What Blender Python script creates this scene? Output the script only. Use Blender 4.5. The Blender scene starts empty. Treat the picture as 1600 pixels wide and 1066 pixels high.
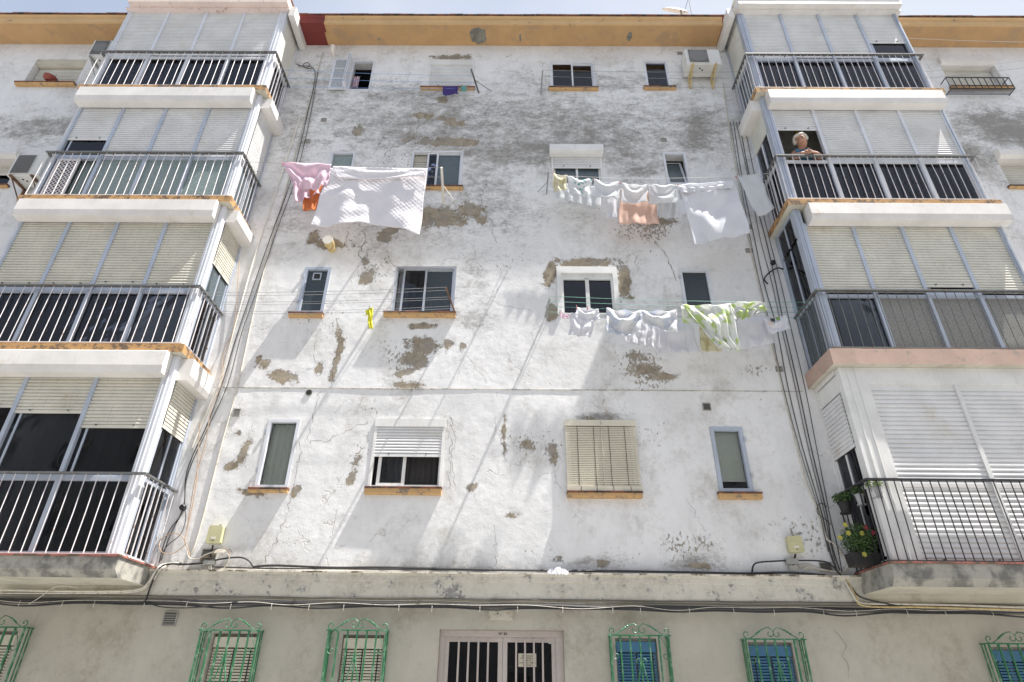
import bpy, math, random
import numpy as np
from mathutils import Vector, noise as mn
random.seed(7)
scn = bpy.context.scene
COL = scn.collection
R = math.radians
# ------------------------------------------------------------------ camera
F_PX, PITCH, YAW, ROLL = 959.67, .5192, -.0071, .0101
CAM = Vector((0, -8.273, 1.6))
cp, sp = math.cos(PITCH), math.sin(PITCH); cy, sy = math.cos(YAW), math.sin(YAW)
FW = Vector((sy*cp, cy*cp, sp)); R0 = Vector((cy, -sy, 0)); U0 = R0.cross(FW)
RT = R0*math.cos(ROLL)+U0*math.sin(ROLL); UP = U0*math.cos(ROLL)-R0*math.sin(ROLL)
cam = bpy.data.objects.new('camera', bpy.data.cameras.new('camera')); COL.objects.link(cam)
cam.data.sensor_width = 36; cam.data.lens = F_PX/1600*36; cam.data.clip_end = 500; cam.data.clip_start = .05
from mathutils import Matrix
cam.matrix_world = Matrix(((RT.x, UP.x, -FW.x, CAM.x), (RT.y, UP.y, -FW.y, CAM.y), (RT.z, UP.z, -FW.z, CAM.z), (0, 0, 0, 1)))
scn.camera = cam
def at(x, y, Y=0.):
    """point of the real plane y=Y that a photo pixel shows (used to measure the facade)"""
    r = FW+RT*((x-800)/F_PX)-UP*((y-533)/F_PX); t = (Y-CAM.y)/r.y
    return CAM.x+r.x*t, CAM.z+r.z*t
def rect(q, Y=0.):
    p = [at(x, y, Y) for x, y in q]     # TL TR BR BL
    return ((p[0][0]+p[3][0])/2, (p[1][0]+p[2][0])/2, (p[2][1]+p[3][1])/2, (p[0][1]+p[1][1])/2)
# ------------------------------------------------------------------ materials
def new_mat(name):
    m = bpy.data.materials.new(name); m.use_nodes = True; nt = m.node_tree; nt.nodes.clear()
    out = nt.nodes.new('ShaderNodeOutputMaterial'); b = nt.nodes.new('ShaderNodeBsdfPrincipled')
    nt.links.new(b.outputs[0], out.inputs[0]); return m, nt, b, out
def N(nt, t, **k):
    n = nt.nodes.new(t)
    for a, v in k.items(): setattr(n, a, v)
    return n
def noise(nt, scale, detail=4, rough=.6, stretch=None, seed=0.):
    g = N(nt, 'ShaderNodeNewGeometry'); mp = N(nt, 'ShaderNodeMapping'); nt.links.new(g.outputs['Position'], mp.inputs[0])
    mp.inputs['Location'].default_value = (seed, seed*1.7, seed*.6)
    if stretch: mp.inputs['Scale'].default_value = stretch
    n = N(nt, 'ShaderNodeTexNoise'); n.inputs['Scale'].default_value = scale; n.inputs['Detail'].default_value = detail
    n.inputs['Roughness'].default_value = rough; nt.links.new(mp.outputs[0], n.inputs['Vector']); return n.outputs[0]
def ramp(nt, src, a, b, lo=0., hi=1.):
    m = N(nt, 'ShaderNodeMapRange', interpolation_type='SMOOTHSTEP'); nt.links.new(src, m.inputs[0])
    for i, v in enumerate((a, b, lo, hi)): m.inputs[i+1].default_value = v
    return m.outputs[0]
def mth(nt, op, a, b, c=None):
    m = N(nt, 'ShaderNodeMath', operation=op)
    for i, v in enumerate((a, b, c)):
        if v is None: continue
        if hasattr(v, 'links'): nt.links.new(v, m.inputs[i])
        else: m.inputs[i].default_value = v
    return m.outputs[0]
def mix(nt, fac, a, b, mode='MIX'):
    m = N(nt, 'ShaderNodeMix', data_type='RGBA', blend_type=mode)
    for sck, v in ((m.inputs[0], fac), (m.inputs[6], a), (m.inputs[7], b)):
        if hasattr(v, 'links'): nt.links.new(v, sck)
        elif isinstance(v, (int, float)): sck.default_value = v
        else: sck.default_value = (*v, 1)
    return m.outputs[2]
def bump(nt, b, h, strength, dist=.01):
    n = N(nt, 'ShaderNodeBump'); n.inputs['Strength'].default_value = strength; n.inputs['Distance'].default_value = dist
    nt.links.new(h, n.inputs['Height']); nt.links.new(n.outputs[0], b.inputs['Normal'])
def simple(name, col, rough=.5, dirt=None, dscale=6, damt=(.55, .75), bumpy=0, metal=0, stretch=None, streak=0, spec=.5):
    m, nt, b, out = new_mat(name)
    b.inputs['Roughness'].default_value = rough; b.inputs['Metallic'].default_value = metal
    b.inputs['Specular IOR Level'].default_value = spec
    c = mix(nt, ramp(nt, noise(nt, 2.3, 5, seed=3.), .3, .7), col, tuple(x*.86 for x in col))
    if dirt is not None:
        c = mix(nt, ramp(nt, noise(nt, dscale, 8, .68, stretch), *damt), c, dirt)
    if streak:
        c = mix(nt, ramp(nt, noise(nt, 4, 5, .7, (9, 9, .6), 5.), .52, .8, 0, streak), c, (.16, .13, .09))
    nt.links.new(c, b.inputs['Base Color'])
    if bumpy: bump(nt, b, noise(nt, 40, 5), bumpy)
    return m
def wallmat(name, paint, tint2, bare, dirtcol, specks=.5, dirtall=0.):
    m, nt, b, out = new_mat(name); b.inputs['Roughness'].default_value = .92; b.inputs['Specular IOR Level'].default_value = .15
    def attr(n):
        a = N(nt, 'ShaderNodeAttribute', attribute_name=n); return a.outputs['Fac']
    base = mix(nt, ramp(nt, noise(nt, .9, 6, .65, None, 1.), .38, .62), paint, tint2)
    base = mix(nt, ramp(nt, noise(nt, 5, 6, .7, (1, 1, .35), 9.), .45, .8, 0, .30), base, tuple(x*.62 for x in tint2))
    stn = mth(nt, 'ADD', noise(nt, 1.15, 12, .76, (1, 1, .8), 31.), mth(nt, 'MULTIPLY', noise(nt, 14, 8, .8, None, 33.), .35)); base = mix(nt, ramp(nt, stn, .66, .88, 0, .58), base, tuple(x*y for x, y in zip(tint2, (.56, .52, .46))))
    # dirt: mould-like mottling where the field asks for it
    dn = mth(nt, 'ADD', mth(nt, 'MULTIPLY', noise(nt, 2.6, 12, .80, (1, 1, 1.9), 4.), 1.7), mth(nt, 'MULTIPLY', noise(nt, 19, 10, .85, (1, 1, 1.3), 2.), 1.25))
    dm = ramp(nt, mth(nt, 'ADD', dn, mth(nt, 'MULTIPLY', attr('dirt'), .40)), 1.56, 2.20, 0, .80)
    base = mix(nt, dm, base, dirtcol)
    # bare render patches with ragged edge
    bn = mth(nt, 'ADD', mth(nt, 'MULTIPLY', noise(nt, 6, 10, .74, None, 6.), 1.7), attr('bare'))
    bm = ramp(nt, mth(nt, 'ADD', bn, mth(nt, 'MULTIPLY', noise(nt, 30, 6, .7, None, 37.), .25)), 1.325, 1.375)
    halo = ramp(nt, bn, 1.05, 1.22, 0, .45)
    base = mix(nt, halo, base, tuple(x*.55 for x in tint2))
    rim = mth(nt, 'MULTIPLY', ramp(nt, bn, 1.185, 1.21), ramp(nt, bn, 1.235, 1.22)); base = mix(nt, mth(nt, 'MULTIPLY', rim, .7), base, (.90, .89, .87))
    barec = mix(nt, ramp(nt, noise(nt, 9, 7, .7, None, 8.), .35, .7), bare, tuple(x*.55 for x in bare))
    barec = mix(nt, ramp(nt, noise(nt, 2.1, 4, .6, None, 17.), .45, .62, 0, .6), barec, (.30, .285, .26))
    # small chips scattered, more where 'chip' says
    cn = mth(nt, 'ADD', mth(nt, 'ADD', mth(nt, 'MULTIPLY', attr('bare'), .24), noise(nt, 20, 6, .66, (1.2, 1, .75), 12.)), mth(nt, 'MULTIPLY', noise(nt, 2.2, 3, .5, None, 14.), .35))
    cm = ramp(nt, mth(nt, 'ADD', cn, mth(nt, 'MULTIPLY', attr('chip'), .31)), .938, .965, 0, specks)
    # hairline crazing of the plaster
    g = N(nt, 'ShaderNodeNewGeometry'); nz = N(nt, 'ShaderNodeTexNoise'); nz.inputs['Scale'].default_value = 3.5; nz.inputs['Detail'].default_value = 6; nt.links.new(g.outputs['Position'], nz.inputs['Vector'])
    va = N(nt, 'ShaderNodeVectorMath', operation='MULTIPLY_ADD'); nt.links.new(nz.outputs[1], va.inputs[0]); va.inputs[1].default_value = (.5, .5, .5); nt.links.new(g.outputs['Position'], va.inputs[2])
    vo = N(nt, 'ShaderNodeTexVoronoi', feature='DISTANCE_TO_EDGE'); vo.inputs['Scale'].default_value = 1.5; nt.links.new(va.outputs[0], vo.inputs['Vector'])
    hl = mth(nt, 'MULTIPLY', ramp(nt, vo.outputs['Distance'], .013, .004), ramp(nt, noise(nt, 1.3, 5, .7, None, 21.), .54, .62, 0, .9))
    cm = mth(nt, 'MAXIMUM', cm, mth(nt, 'MULTIPLY', hl, specks*.55))
    allm = mth(nt, 'MAXIMUM', bm, cm)
    col = mix(nt, allm, base, barec)
    nt.links.new(col, b.inputs['Base Color'])
    h = mth(nt, 'ADD', mth(nt, 'MULTIPLY', noise(nt, 55, 6, .65), .22), mth(nt, 'MULTIPLY', noise(nt, 5, 4, .5, None, 3.), .9))
    h = mth(nt, 'SUBTRACT', h, mth(nt, 'MULTIPLY', allm, .55))
    bump(nt, b, h, .75, .014)
    return m
M = {}
M['wall'] = wallmat('painted_plaster', (.835, .828, .815), (.76, .752, .738), (.40, .34, .255), (.175, .16, .135), .9)
M['wall_low'] = wallmat('cream_plaster', (.50, .47, .395), (.445, .42, .35), (.31, .29, .25), (.30, .275, .22), .3)
M['ledge'] = wallmat('ledge_plaster', (.62, .59, .51), (.57, .54, .46), (.35, .34, .31), (.28, .26, .21), .5)
M['crack'] = simple('crack', (.17, .14, .105), .95)
M['orange'] = simple('orange_paint', (.60, .375, .17), .85, (.26, .20, .14), 9, (.52, .64), .3)
M['orange_sunlit'] = simple('sunlit_orange_paint', (.66, .44, .22), .85, (.20, .15, .11), 5, (.60, .70), .2)  # fascia colour made paler than the soffit for the sunlight on it
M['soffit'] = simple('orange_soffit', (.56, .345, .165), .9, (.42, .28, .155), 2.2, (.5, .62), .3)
M['red'] = simple('dark_red_paint', (.20, .035, .03), .8)
M['tilered'] = simple('roof_tile', (.22, .09, .055), .9, (.05, .04, .035), 7, (.45, .6))
M['pinkslab'] = simple('pink_slab_paint', (.52, .37, .30), .85, (.30, .26, .22), 6, (.55, .66), .3)
M['slab_rust'] = simple('rusty_orange_edge', (.50, .29, .12), .85, (.13, .09, .06), 9, (.46, .60), .4)
M['concrete'] = simple('bare_concrete', (.40, .38, .33), .9, (.17, .165, .15), 4, (.42, .62), .4)
M['patch'] = simple('cement_patch', (.16, .155, .135), .95, (.26, .25, .2), 8, (.4, .6), .6)
M['cream'] = simple('cream_underside', (.60, .56, .46), .9, (.42, .38, .30), 3, (.5, .7))
M['redcap'] = simple('red_floor_edge', (.36, .13, .10), .9, (.10, .07, .05), 9, (.45, .6), .3)
M['alu'] = simple('white_aluminium', (.74, .755, .79), .4, (.55, .54, .5), 8, (.6, .8))
M['alu_blue'] = simple('grey_aluminium', (.50, .545, .62), .38, (.42, .42, .42), 8, (.6, .8), metal=.25)
M['alu_grey'] = simple('silver_aluminium', (.56, .585, .62), .35, metal=.45)
M['white'] = simple('white_lacquer', (.80, .79, .76), .45, (.62, .58, .5), 5, (.62, .8), streak=.25)
M['shut_white'] = simple('white_shutter', (.78, .775, .765), .55, (.66, .63, .57), 2, (.55, .75))
M['shut_cream'] = simple('cream_shutter', (.73, .71, .63), .55, (.52, .46, .35), 2.2, (.56, .82), streak=.3)
M['shut_beige'] = simple('beige_shutter', (.70, .67, .575), .55, (.46, .39, .27), 2.2, (.56, .82), streak=.4)
M['box_white'] = simple('shutter_box_paint', (.80, .765, .72), .5, (.60, .52, .42), 3, (.56, .78), streak=.2)
M['box_pink'] = simple('pink_stained_box', (.80, .66, .60), .6, (.42, .25, .18), 6, (.56, .7))
M['blind'] = simple('cream_blind', (.72, .67, .54), .6)
M['blind_blue'] = simple('blue_blind', (.07, .20, .34), .5)
M['rail_white'] = simple('white_rail', (.76, .72, .72), .45, (.34, .22, .16), 11, (.57, .66))
M['rail_grey'] = simple('grey_rail', (.17, .175, .17), .5, (.13, .10, .08), 10, (.5, .65), metal=.3)
M['rail_black'] = simple('black_rail', (.022, .022, .026), .45)
M['green'] = simple('green_ironwork', (.03, .165, .07), .4, (.16, .30, .19), 12, (.50, .62))
M['door'] = simple('pinkish_door_paint', (.50, .44, .40), .45, (.36, .30, .26), 6, (.55, .75))
M['dark'] = simple('unlit_room_dark', (.018, .018, .02), .95)  # near-black colour put in for the shade of unlit rooms
M['black'] = simple('black_rubber', (.018, .018, .02), .5)
M['wire_white'] = simple('white_cable', (.66, .62, .54), .5, (.35, .3, .22), 20, (.5, .7))
M['wire_grey'] = simple('grey_cable', (.11, .105, .095), .6)
M['wire_brown'] = simple('brown_cable', (.42, .29, .19), .6)
M['line_grey'] = simple('grey_line', (.30, .30, .30), .6)
M['line_blue'] = simple('blue_line', (.22, .38, .70), .5)
M['line_white'] = simple('white_line', (.75, .75, .72), .5)
M['line_green'] = simple('green_line', (.12, .36, .26), .5)
M['galv'] = simple('galvanised_steel', (.40, .41, .40), .5, (.22, .13, .08), 12, (.55, .7), metal=.5)
M['rust'] = simple('rusty_steel', (.25, .13, .07), .8, (.11, .06, .04), 12, (.4, .6))
M['ac'] = simple('ac_casing', (.74, .73, .69), .5, (.42, .36, .26), 7, (.58, .76))
M['acgrill'] = simple('ac_grille', (.20, .195, .185), .6)
M['plastic_y'] = simple('yellowed_plastic', (.60, .57, .33), .5, (.45, .42, .26), 8, (.5, .7))
M['plastic_g'] = simple('grey_plastic', (.36, .36, .33), .5)
M['pipe_y'] = simple('yellowed_pipe', (.66, .52, .25), .6, (.40, .27, .10), 14, (.45, .65))
M['cap'] = simple('white_cap', (.80, .76, .68), .6)
M['vent'] = simple('vent_plaster', (.36, .345, .31), .9)
M['ventd'] = simple('vent_dark', (.10, .095, .085), .9)
M['terra'] = simple('terracotta_plastic', (.28, .06, .04), .5)
M['foliage'] = simple('leaf_green', (.055, .11, .025), .6)
M['foliage2'] = simple('light_leaf_green', (.17, .27, .05), .6)
M['petal_y'] = simple('yellow_petal', (.42, .38, .06), .6)
M['petal_r'] = simple('red_petal', (.30, .02, .04), .6)
M['pot_grey'] = simple('grey_pot', (.40, .40, .40), .4, metal=.2)
M['pot_dark'] = simple('dark_pot', (.025, .022, .022), .6)
M['street'] = simple('paving', (.30, .30, .295), .9, (.21, .21, .21), 2, (.45, .7), .3)
M['skin'] = simple('skin', (.50, .27, .185), .55, spec=.3)
M['hair'] = simple('white_hair', (.70, .66, .58), .7, (.50, .45, .37), 60, (.4, .6), .6)
M['dress'] = simple('blue_dress', (.03, .15, .27), .8, (.30, .48, .58), 18, (.55, .62))
M['paper'] = simple('paper', (.66, .60, .47), .8)
M['ink'] = simple('ink', (.06, .06, .06), .8)
M['sticker'] = simple('sticker', (.42, .55, .50), .6)
M['plaque'] = simple('stone_plaque', (.60, .56, .47), .85, (.36, .30, .18), 9, (.5, .7), .3)
M['dish'] = simple('dish_white', (.72, .70, .64), .5)
M['pin'] = simple('clothes_peg', (.50, .20, .20), .6)
def glass(name, tint=.97, rough=.03, col=(.98, 1, .99)):
    m, nt, b, out = new_mat(name); nt.nodes.remove(b)
    tr = N(nt, 'ShaderNodeBsdfTransparent'); tr.inputs[0].default_value = (col[0]*tint, col[1]*tint, col[2]*tint, 1)
    gl = N(nt, 'ShaderNodeBsdfGlossy'); gl.inputs['Roughness'].default_value = rough; gl.inputs[0].default_value = (.9, .92, 1, 1)
    bp = N(nt, 'ShaderNodeBump'); bp.inputs['Strength'].default_value = .12; bp.inputs['Distance'].default_value = .02
    nt.links.new(noise(nt, 3, 2), bp.inputs['Height']); nt.links.new(bp.outputs[0], gl.inputs['Normal'])
    fr = N(nt, 'ShaderNodeFresnel'); fr.inputs[0].default_value = 1.45
    mx = N(nt, 'ShaderNodeMixShader'); nt.links.new(fr.outputs[0], mx.inputs[0]); nt.links.new(tr.outputs[0], mx.inputs[1]); nt.links.new(gl.outputs[0], mx.inputs[2])
    nt.links.new(mx.outputs[0], out.inputs[0]); return m
M['glass'] = glass('window_glass')
M['glass_dark'] = glass('dark_window_glass', .45)
def frosted(name, col):
    m, nt, b, out = new_mat(name)
    v = N(nt, 'ShaderNodeTexVoronoi'); v.inputs['Scale'].default_value = 70
    g = N(nt, 'ShaderNodeNewGeometry'); nt.links.new(g.outputs['Position'], v.inputs['Vector'])
    b.inputs['Roughness'].default_value = .18; b.inputs['Base Color'].default_value = (*col, 1)
    c = mix(nt, ramp(nt, v.outputs[0], .1, .6), col, tuple(x*.6 for x in col)); nt.links.new(c, b.inputs['Base Color'])
    bump(nt, b, v.outputs[0], .5, .006); return m
M['frost_dark'] = frosted('frosted_dark_glass', (.055, .075, .085))
M['frost_mid'] = frosted('frosted_grey_glass', (.13, .17, .19))
M['frost_green'] = frosted('frosted_pale_green_glass', (.34, .42, .40))
M['frost_haze'] = frosted('hazy_plastic_sheet', (.36, .35, .315)); M['frost_white'] = frosted('frosted_white_glass', (.62, .65, .68))
def cloth(name, col, kind=None, col2=None, trans=.35):
    m, nt, b, out = new_mat(name); b.inputs['Roughness'].default_value = .9; b.inputs['Specular IOR Level'].default_value = .1
    c = mix(nt, ramp(nt, noise(nt, 4, 4), .35, .7), col, tuple(x*.94 for x in col))
    hh = noise(nt, 14, 4)
    if kind == 'blotch': c = mix(nt, ramp(nt, noise(nt, 8.5, 3, .5, None, 3.), .53, .58, 0, .75), c, col2)
    if kind == 'dots':
        v = N(nt, 'ShaderNodeTexVoronoi'); v.inputs['Scale'].default_value = 20
        g = N(nt, 'ShaderNodeNewGeometry'); nt.links.new(g.outputs['Position'], v.inputs['Vector'])
        c = mix(nt, mth(nt, 'MULTIPLY', ramp(nt, v.outputs[0], .40, .34), ramp(nt, noise(nt, 3.2, 1), .43, .47)), c, col2)
    if kind == 'quilt':
        hs = []
        for ang in (38, -38):
            g = N(nt, 'ShaderNodeNewGeometry'); mp = N(nt, 'ShaderNodeMapping'); mp.inputs['Rotation'].default_value = (0, R(ang), 0)
            nt.links.new(g.outputs['Position'], mp.inputs[0])
            w = N(nt, 'ShaderNodeTexWave', wave_profile='SIN', bands_direction='X'); w.inputs['Scale'].default_value = 3
            w.inputs['Distortion'].default_value = .25; nt.links.new(mp.outputs[0], w.inputs[0]); hs.append(ramp(nt, w.outputs[1], 0, .35))
        hh = mth(nt, 'MULTIPLY', hs[0], hs[1])
    nt.links.new(c, b.inputs['Base Color'])
    bump(nt, b, hh, .1 if kind == 'quilt' else .35, .02 if kind == 'quilt' else .01)
    t = N(nt, 'ShaderNodeBsdfTranslucent'); nt.links.new(c, t.inputs[0])
    mx = N(nt, 'ShaderNodeMixShader'); mx.inputs[0].default_value = trans
    nt.links.new(b.outputs[0], mx.inputs[1]); nt.links.new(t.outputs[0], mx.inputs[2]); nt.links.new(mx.outputs[0], out.inputs[0])
    return m
M['c_white'] = cloth('white_cotton', (.84, .84, .87)); M['c_lace'] = cloth('thin_white_cotton', (.84, .85, .86), trans=.5)
M['c_quilt'] = cloth('quilted_cotton', (.85, .82, .84), 'quilt', trans=.15)
M['c_pink'] = cloth('pink_cotton', (.86, .68, .76)); M['c_orange'] = cloth('orange_cotton', (.80, .30, .12))
M['c_peach'] = cloth('peach_cotton', (.84, .62, .52)); M['c_purple'] = cloth('purple_cotton', (.11, .08, .28))
M['c_teal'] = cloth('teal_cotton', (.20, .50, .45)); M['c_yellow'] = cloth('yellow_cotton', (.85, .82, .10))
M['c_cream'] = cloth('yellowish_print', (.80, .76, .58), 'blotch', (.62, .55, .30))
M['c_dots'] = cloth('green_dotted_cotton', (.84, .85, .85), 'dots', (.06, .38, .32))
M['c_blue'] = cloth('blue_printed_cotton', (.84, .84, .84), 'blotch', (.62, .67, .76))
M['c_green'] = cloth('lime_printed_cotton', (.84, .85, .82), 'blotch', (.50, .66, .14))
M['cur_dark'] = cloth('dark_curtain', (.06, .057, .058), trans=.1); M['cur_navy'] = cloth('navy_curtain', (.40, .45, .54), trans=.1)
M['cur_grey'] = cloth('grey_curtain', (.48, .50, .52), trans=.1); M['cur_lace'] = cloth('lace_curtain', (.70, .70, .63), trans=.05)
M['cur_olive'] = cloth('olive_curtain', (.055, .053, .042), trans=.1); M['cur_pale'] = cloth('pale_curtain', (.36, .43, .42), trans=.2)
M['cur_yellow'] = cloth('yellow_curtain', (.50, .38, .10), trans=.3); M['cur_print'] = cloth('printed_curtain', (.56, .54, .47), 'blotch', (.70, .68, .62), trans=.1)
# ------------------------------------------------------------------ mesh builder
WL = {}
class MB:
    def __init__(s): s.v = []; s.f = []; s.m = []
    def q(s, *pts, m=0):
        i = len(s.v); s.v += [tuple(p) for p in pts]; s.f.append(tuple(range(i, i+len(pts)))); s.m.append(m); return s
    def box(s, x0, x1, y0, y1, z0, z1, m=0):
        i = len(s.v)
        s.v += [(x, y, z) for x in (x0, x1) for y in (y0, y1) for z in (z0, z1)]
        for f in ((0, 1, 3, 2), (4, 6, 7, 5), (0, 4, 5, 1), (2, 3, 7, 6), (0, 2, 6, 4), (1, 5, 7, 3)):
            s.f.append(tuple(i+k for k in f)); s.m.append(m)
        return s
    def prism(s, poly, axis, a0, a1, m=0):
        """poly: list of 2D points in the two other axes; extruded along axis"""
        n = len(poly); i = len(s.v)
        for a in (a0, a1):
            for p in poly:
                s.v.append({'x': (a, p[0], p[1]), 'y': (p[0], a, p[1]), 'z': (p[0], p[1], a)}[axis])
        s.f.append(tuple(i+k for k in range(n))[::-1]); s.m.append(m); s.f.append(tuple(i+n+k for k in range(n))); s.m.append(m)
        for k in range(n): s.f.append((i+k, i+(k+1) % n, i+n+(k+1) % n, i+n+k)); s.m.append(m)
        return s
    def tube(s, path, r, n=6, m=0, cap=True):
        P = [Vector(p) for p in path]; i = len(s.v); rr = r if isinstance(r, (list, tuple)) else [r]*len(P)
        up = Vector((0, 0, 1)); prev = None
        for k, p in enumerate(P):
            d = (P[min(k+1, len(P)-1)]-P[max(k-1, 0)]).normalized()
            if prev is None: u = d.cross(up if abs(d.z) < .9 else Vector((1, 0, 0))).normalized()
            else: u = (prev-d*prev.dot(d)).normalized()
            prev = u; w = d.cross(u)
            for a in range(n):
                t = 2*math.pi*a/n; s.v.append(tuple(p+(u*math.cos(t)+w*math.sin(t))*rr[k]))
        for k in range(len(P)-1):
            for a in range(n):
                s.f.append((i+k*n+a, i+k*n+(a+1) % n, i+(k+1)*n+(a+1) % n, i+(k+1)*n+a)); s.m.append(m)
        if cap:
            s.f.append(tuple(i+a for a in range(n))[::-1]); s.m.append(m); s.f.append(tuple(i+(len(P)-1)*n+a for a in range(n))); s.m.append(m)
        return s
    def frame(s, x0, x1, z0, z1, w, y0, y1, m=0, wb=None, wt=None):
        wb = wb or w; wt = wt or w
        s.box(x0, x0+w, y0, y1, z0, z1, m); s.box(x1-w, x1, y0, y1, z0, z1, m)
        s.box(x0+w, x1-w, y0, y1, z0, z0+wb, m); s.box(x0+w, x1-w, y0, y1, z1-wt, z1, m); return s
    def slats(s, a0, a1, z0, z1, c, p=.05, axis='x', out=-1, m=0, d=.015):
        """roller-shutter curtain: bulged laths with a groove between them, real thickness"""
        n = max(1, round((z1-z0)/p)); p = (z1-z0)/n; prof = []
        for k in range(n):
            z = z0+k*p+random.uniform(-.0012, .0012)
            prof += [(-.006, z+.03*p), (-.006, z+.10*p), (d*.9, z+.16*p), (d, z+.40*p), (d*.7, z+.75*p), (0, z+.97*p)]
        prof = [(0, z0)]+prof+[(0, z1)]
        i = len(s.v)
        for a in (a0, a1):
            for o, z in prof: s.v.append((a, c+out*o, z) if axis == 'x' else (c+out*o, a, z))
        L = len(prof)
        for k in range(L-1): s.f.append((i+k, i+k+1, i+L+k+1, i+L+k)); s.m.append(m)
        b = c-out*.014; e = c-out*.0075
        if axis == 'x': s.box(a0, a1, min(e, b), max(e, b), z0, z1, m)
        else: s.box(min(e, b), max(e, b), a0, a1, z0, z1, m)
        return s
    def pleat(s, x0, x1, z0, z1, y, n=9, amp=.02, axis='x', m=0):
        k = n*6; i = len(s.v)
        for j in range(k+1):
            u = j/k; a = x0+(x1-x0)*u; o = amp*math.sin(2*math.pi*n*u+1.3*math.sin(5*u))
            for z, g in ((z1, .7), (z0, 1.2)): s.v.append((a, y+o*g, z) if axis == 'x' else (y+o*g, a, z))
        for j in range(k): s.f.append((i+2*j, i+2*j+1, i+2*j+3, i+2*j+2)); s.m.append(m)
        return s
    def build(s, name, mats, parent=None, smooth=False, origin=None, solid=0, **props):
        V = np.array(s.v, float)
        if origin is None:
            lo, hi = V.min(0), V.max(0); origin = ((lo[0]+hi[0])/2, (lo[1]+hi[1])/2, lo[2])
        origin = Vector(origin)
        me = bpy.data.meshes.new(name); me.from_pydata((V-np.array(origin)).tolist(), [], s.f)
        for mt in (mats if isinstance(mats, (list, tuple)) else [mats]): me.materials.append(M[mt])
        me.polygons.foreach_set('material_index', s.m)
        if smooth: me.polygons.foreach_set('use_smooth', [True]*len(me.polygons))
        o = bpy.data.objects.new(name, me); COL.objects.link(o); WL[o.name] = origin
        if parent is not None: o.parent = parent; o.location = origin-WL[parent.name]
        else: o.location = origin
        if solid:
            md = o.modifiers.new('thickness', 'SOLIDIFY'); md.thickness = solid; md.offset = 0
        for k, v in props.items(): o[k] = v
        return o
def empty(name, loc, label, category, group=None):
    o = bpy.data.objects.new(name, None); COL.objects.link(o); o.location = loc; WL[o.name] = Vector(loc); o.empty_display_size = .1
    o['label'] = label; o['category'] = category
    if group: o['group'] = group
    return o
def tag(o, label, category, group=None):
    o['label'] = label; o['category'] = category
    if group: o['group'] = group
    return o
def smoothpath(pts, n=6):
    P = [Vector(p) for p in pts]; out = []
    for i in range(len(P)-1):
        a, b, c, d = P[max(i-1, 0)], P[i], P[i+1], P[min(i+2, len(P)-1)]
        for k in range(n):
            t = k/n; out.append(.5*((2*b)+(c-a)*t+(2*a-5*b+4*c-d)*t*t+(3*b-a-3*c+d)*t**3))
    out.append(P[-1]); return out
def textmesh(s, size, loc, mat, parent, name='lettering', depth=.002):
    cu = bpy.data.curves.new('t', 'FONT'); cu.body = s; cu.size = size; cu.align_x = 'CENTER'; cu.extrude = depth; cu.space_line = 1.0
    t = bpy.data.objects.new('t', cu); COL.objects.link(t); bpy.context.view_layer.update()
    me = bpy.data.meshes.new_from_object(t.evaluated_get(bpy.context.evaluated_depsgraph_get()))
    bpy.data.objects.remove(t); bpy.data.curves.remove(cu); me.materials.clear(); me.materials.append(M[mat])
    o = bpy.data.objects.new(name, me); COL.objects.link(o); WL[o.name] = Vector(loc); o.parent = parent
    o.location = Vector(loc)-WL[parent.name]; o.rotation_euler = (R(90), 0, 0); return o
# ------------------------------------------------------------------ street
st = MB(); st.q((-150, -150, 0), (150, -150, 0), (150, 150, 0), (-150, 150, 0)).build('street', 'street', origin=(0, 0, 0), kind='structure')
# ------------------------------------------------------------------ building
B = empty('apartment_building', (0, 0, 0), 'weathered white four storey apartment block with peeling plaster and glazed balconies', 'building')
holes = []      # (x0,x1,z0,z1) in the upper wall
lows = []
WIN = {
 'A': [(551.8, 95), (586.3, 95), (578, 142), (542, 141)], 'B': [(670.6, 95), (743, 95), (738, 139), (668, 139)],
 'C': [(858.4, 96), (928.4, 95), (932, 139), (859.6, 139)], 'D': [(1004.5, 95), (1041, 95), (1050.8, 138), (1010.4, 138)],
 'E': [(518.6, 237), (557.8, 238), (546, 291), (505, 290)], 'F': [(644.4, 234.8), (725, 234.8), (720.5, 293), (637, 293)],
 'G': [(862, 238), (939.5, 238), (944, 294), (861, 294)], 'H': [(1034, 239), (1070.8, 238), (1080, 289), (1043, 288.5)],
 'I': [(477.4, 418), (520, 418), (503.5, 491), (462, 490)], 'J': [(620, 416.6), (712.5, 415.4), (710, 490), (610, 490)],
 'K': [(868.6, 418.4), (963, 418.4), (969, 492), (872, 492)], 'L': [(1059, 419.7), (1107.6, 421), (1120, 490), (1071, 489)],
 'M': [(421.5, 654.5), (469.5, 656), (450, 764), (396, 762.5)], 'N': [(587, 655), (697, 655), (690, 762), (574, 762)],
 'O': [(887, 660), (990, 660), (999, 770), (888, 770)], 'P': [(1110, 667), (1158, 667.5), (1180, 770), (1122, 770)]}
WR = {k: rect(q) for k, q in WIN.items()}
WR['QL'] = (-10.12, -9.05, 12.28, 13.10); WR['RL'] = (-10.25, -9.28, 9.50, 10.25)
WR['QR'] = (8.80, 9.92, 12.30, 13.20); WR['RR'] = (8.93, 9.95, 9.60, 10.45)
holes = list(WR.values())
GW = {'g1': (-3.66, -3.12, .9, 2.19), 'g2': (-2.08, -1.58, .9, 2.19), 'g3': (1.23, 1.73, .9, 2.18), 'g4': (2.83, 3.36, .9, 2.15),
      'g5': (5.72, 6.25, .9, 2.12), 'g0': (-6.60, -6.06, .9, 2.19)}
DOOR = (-.905, .605, .0, 2.255)
lows = list(GW.values())+[DOOR]
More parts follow.
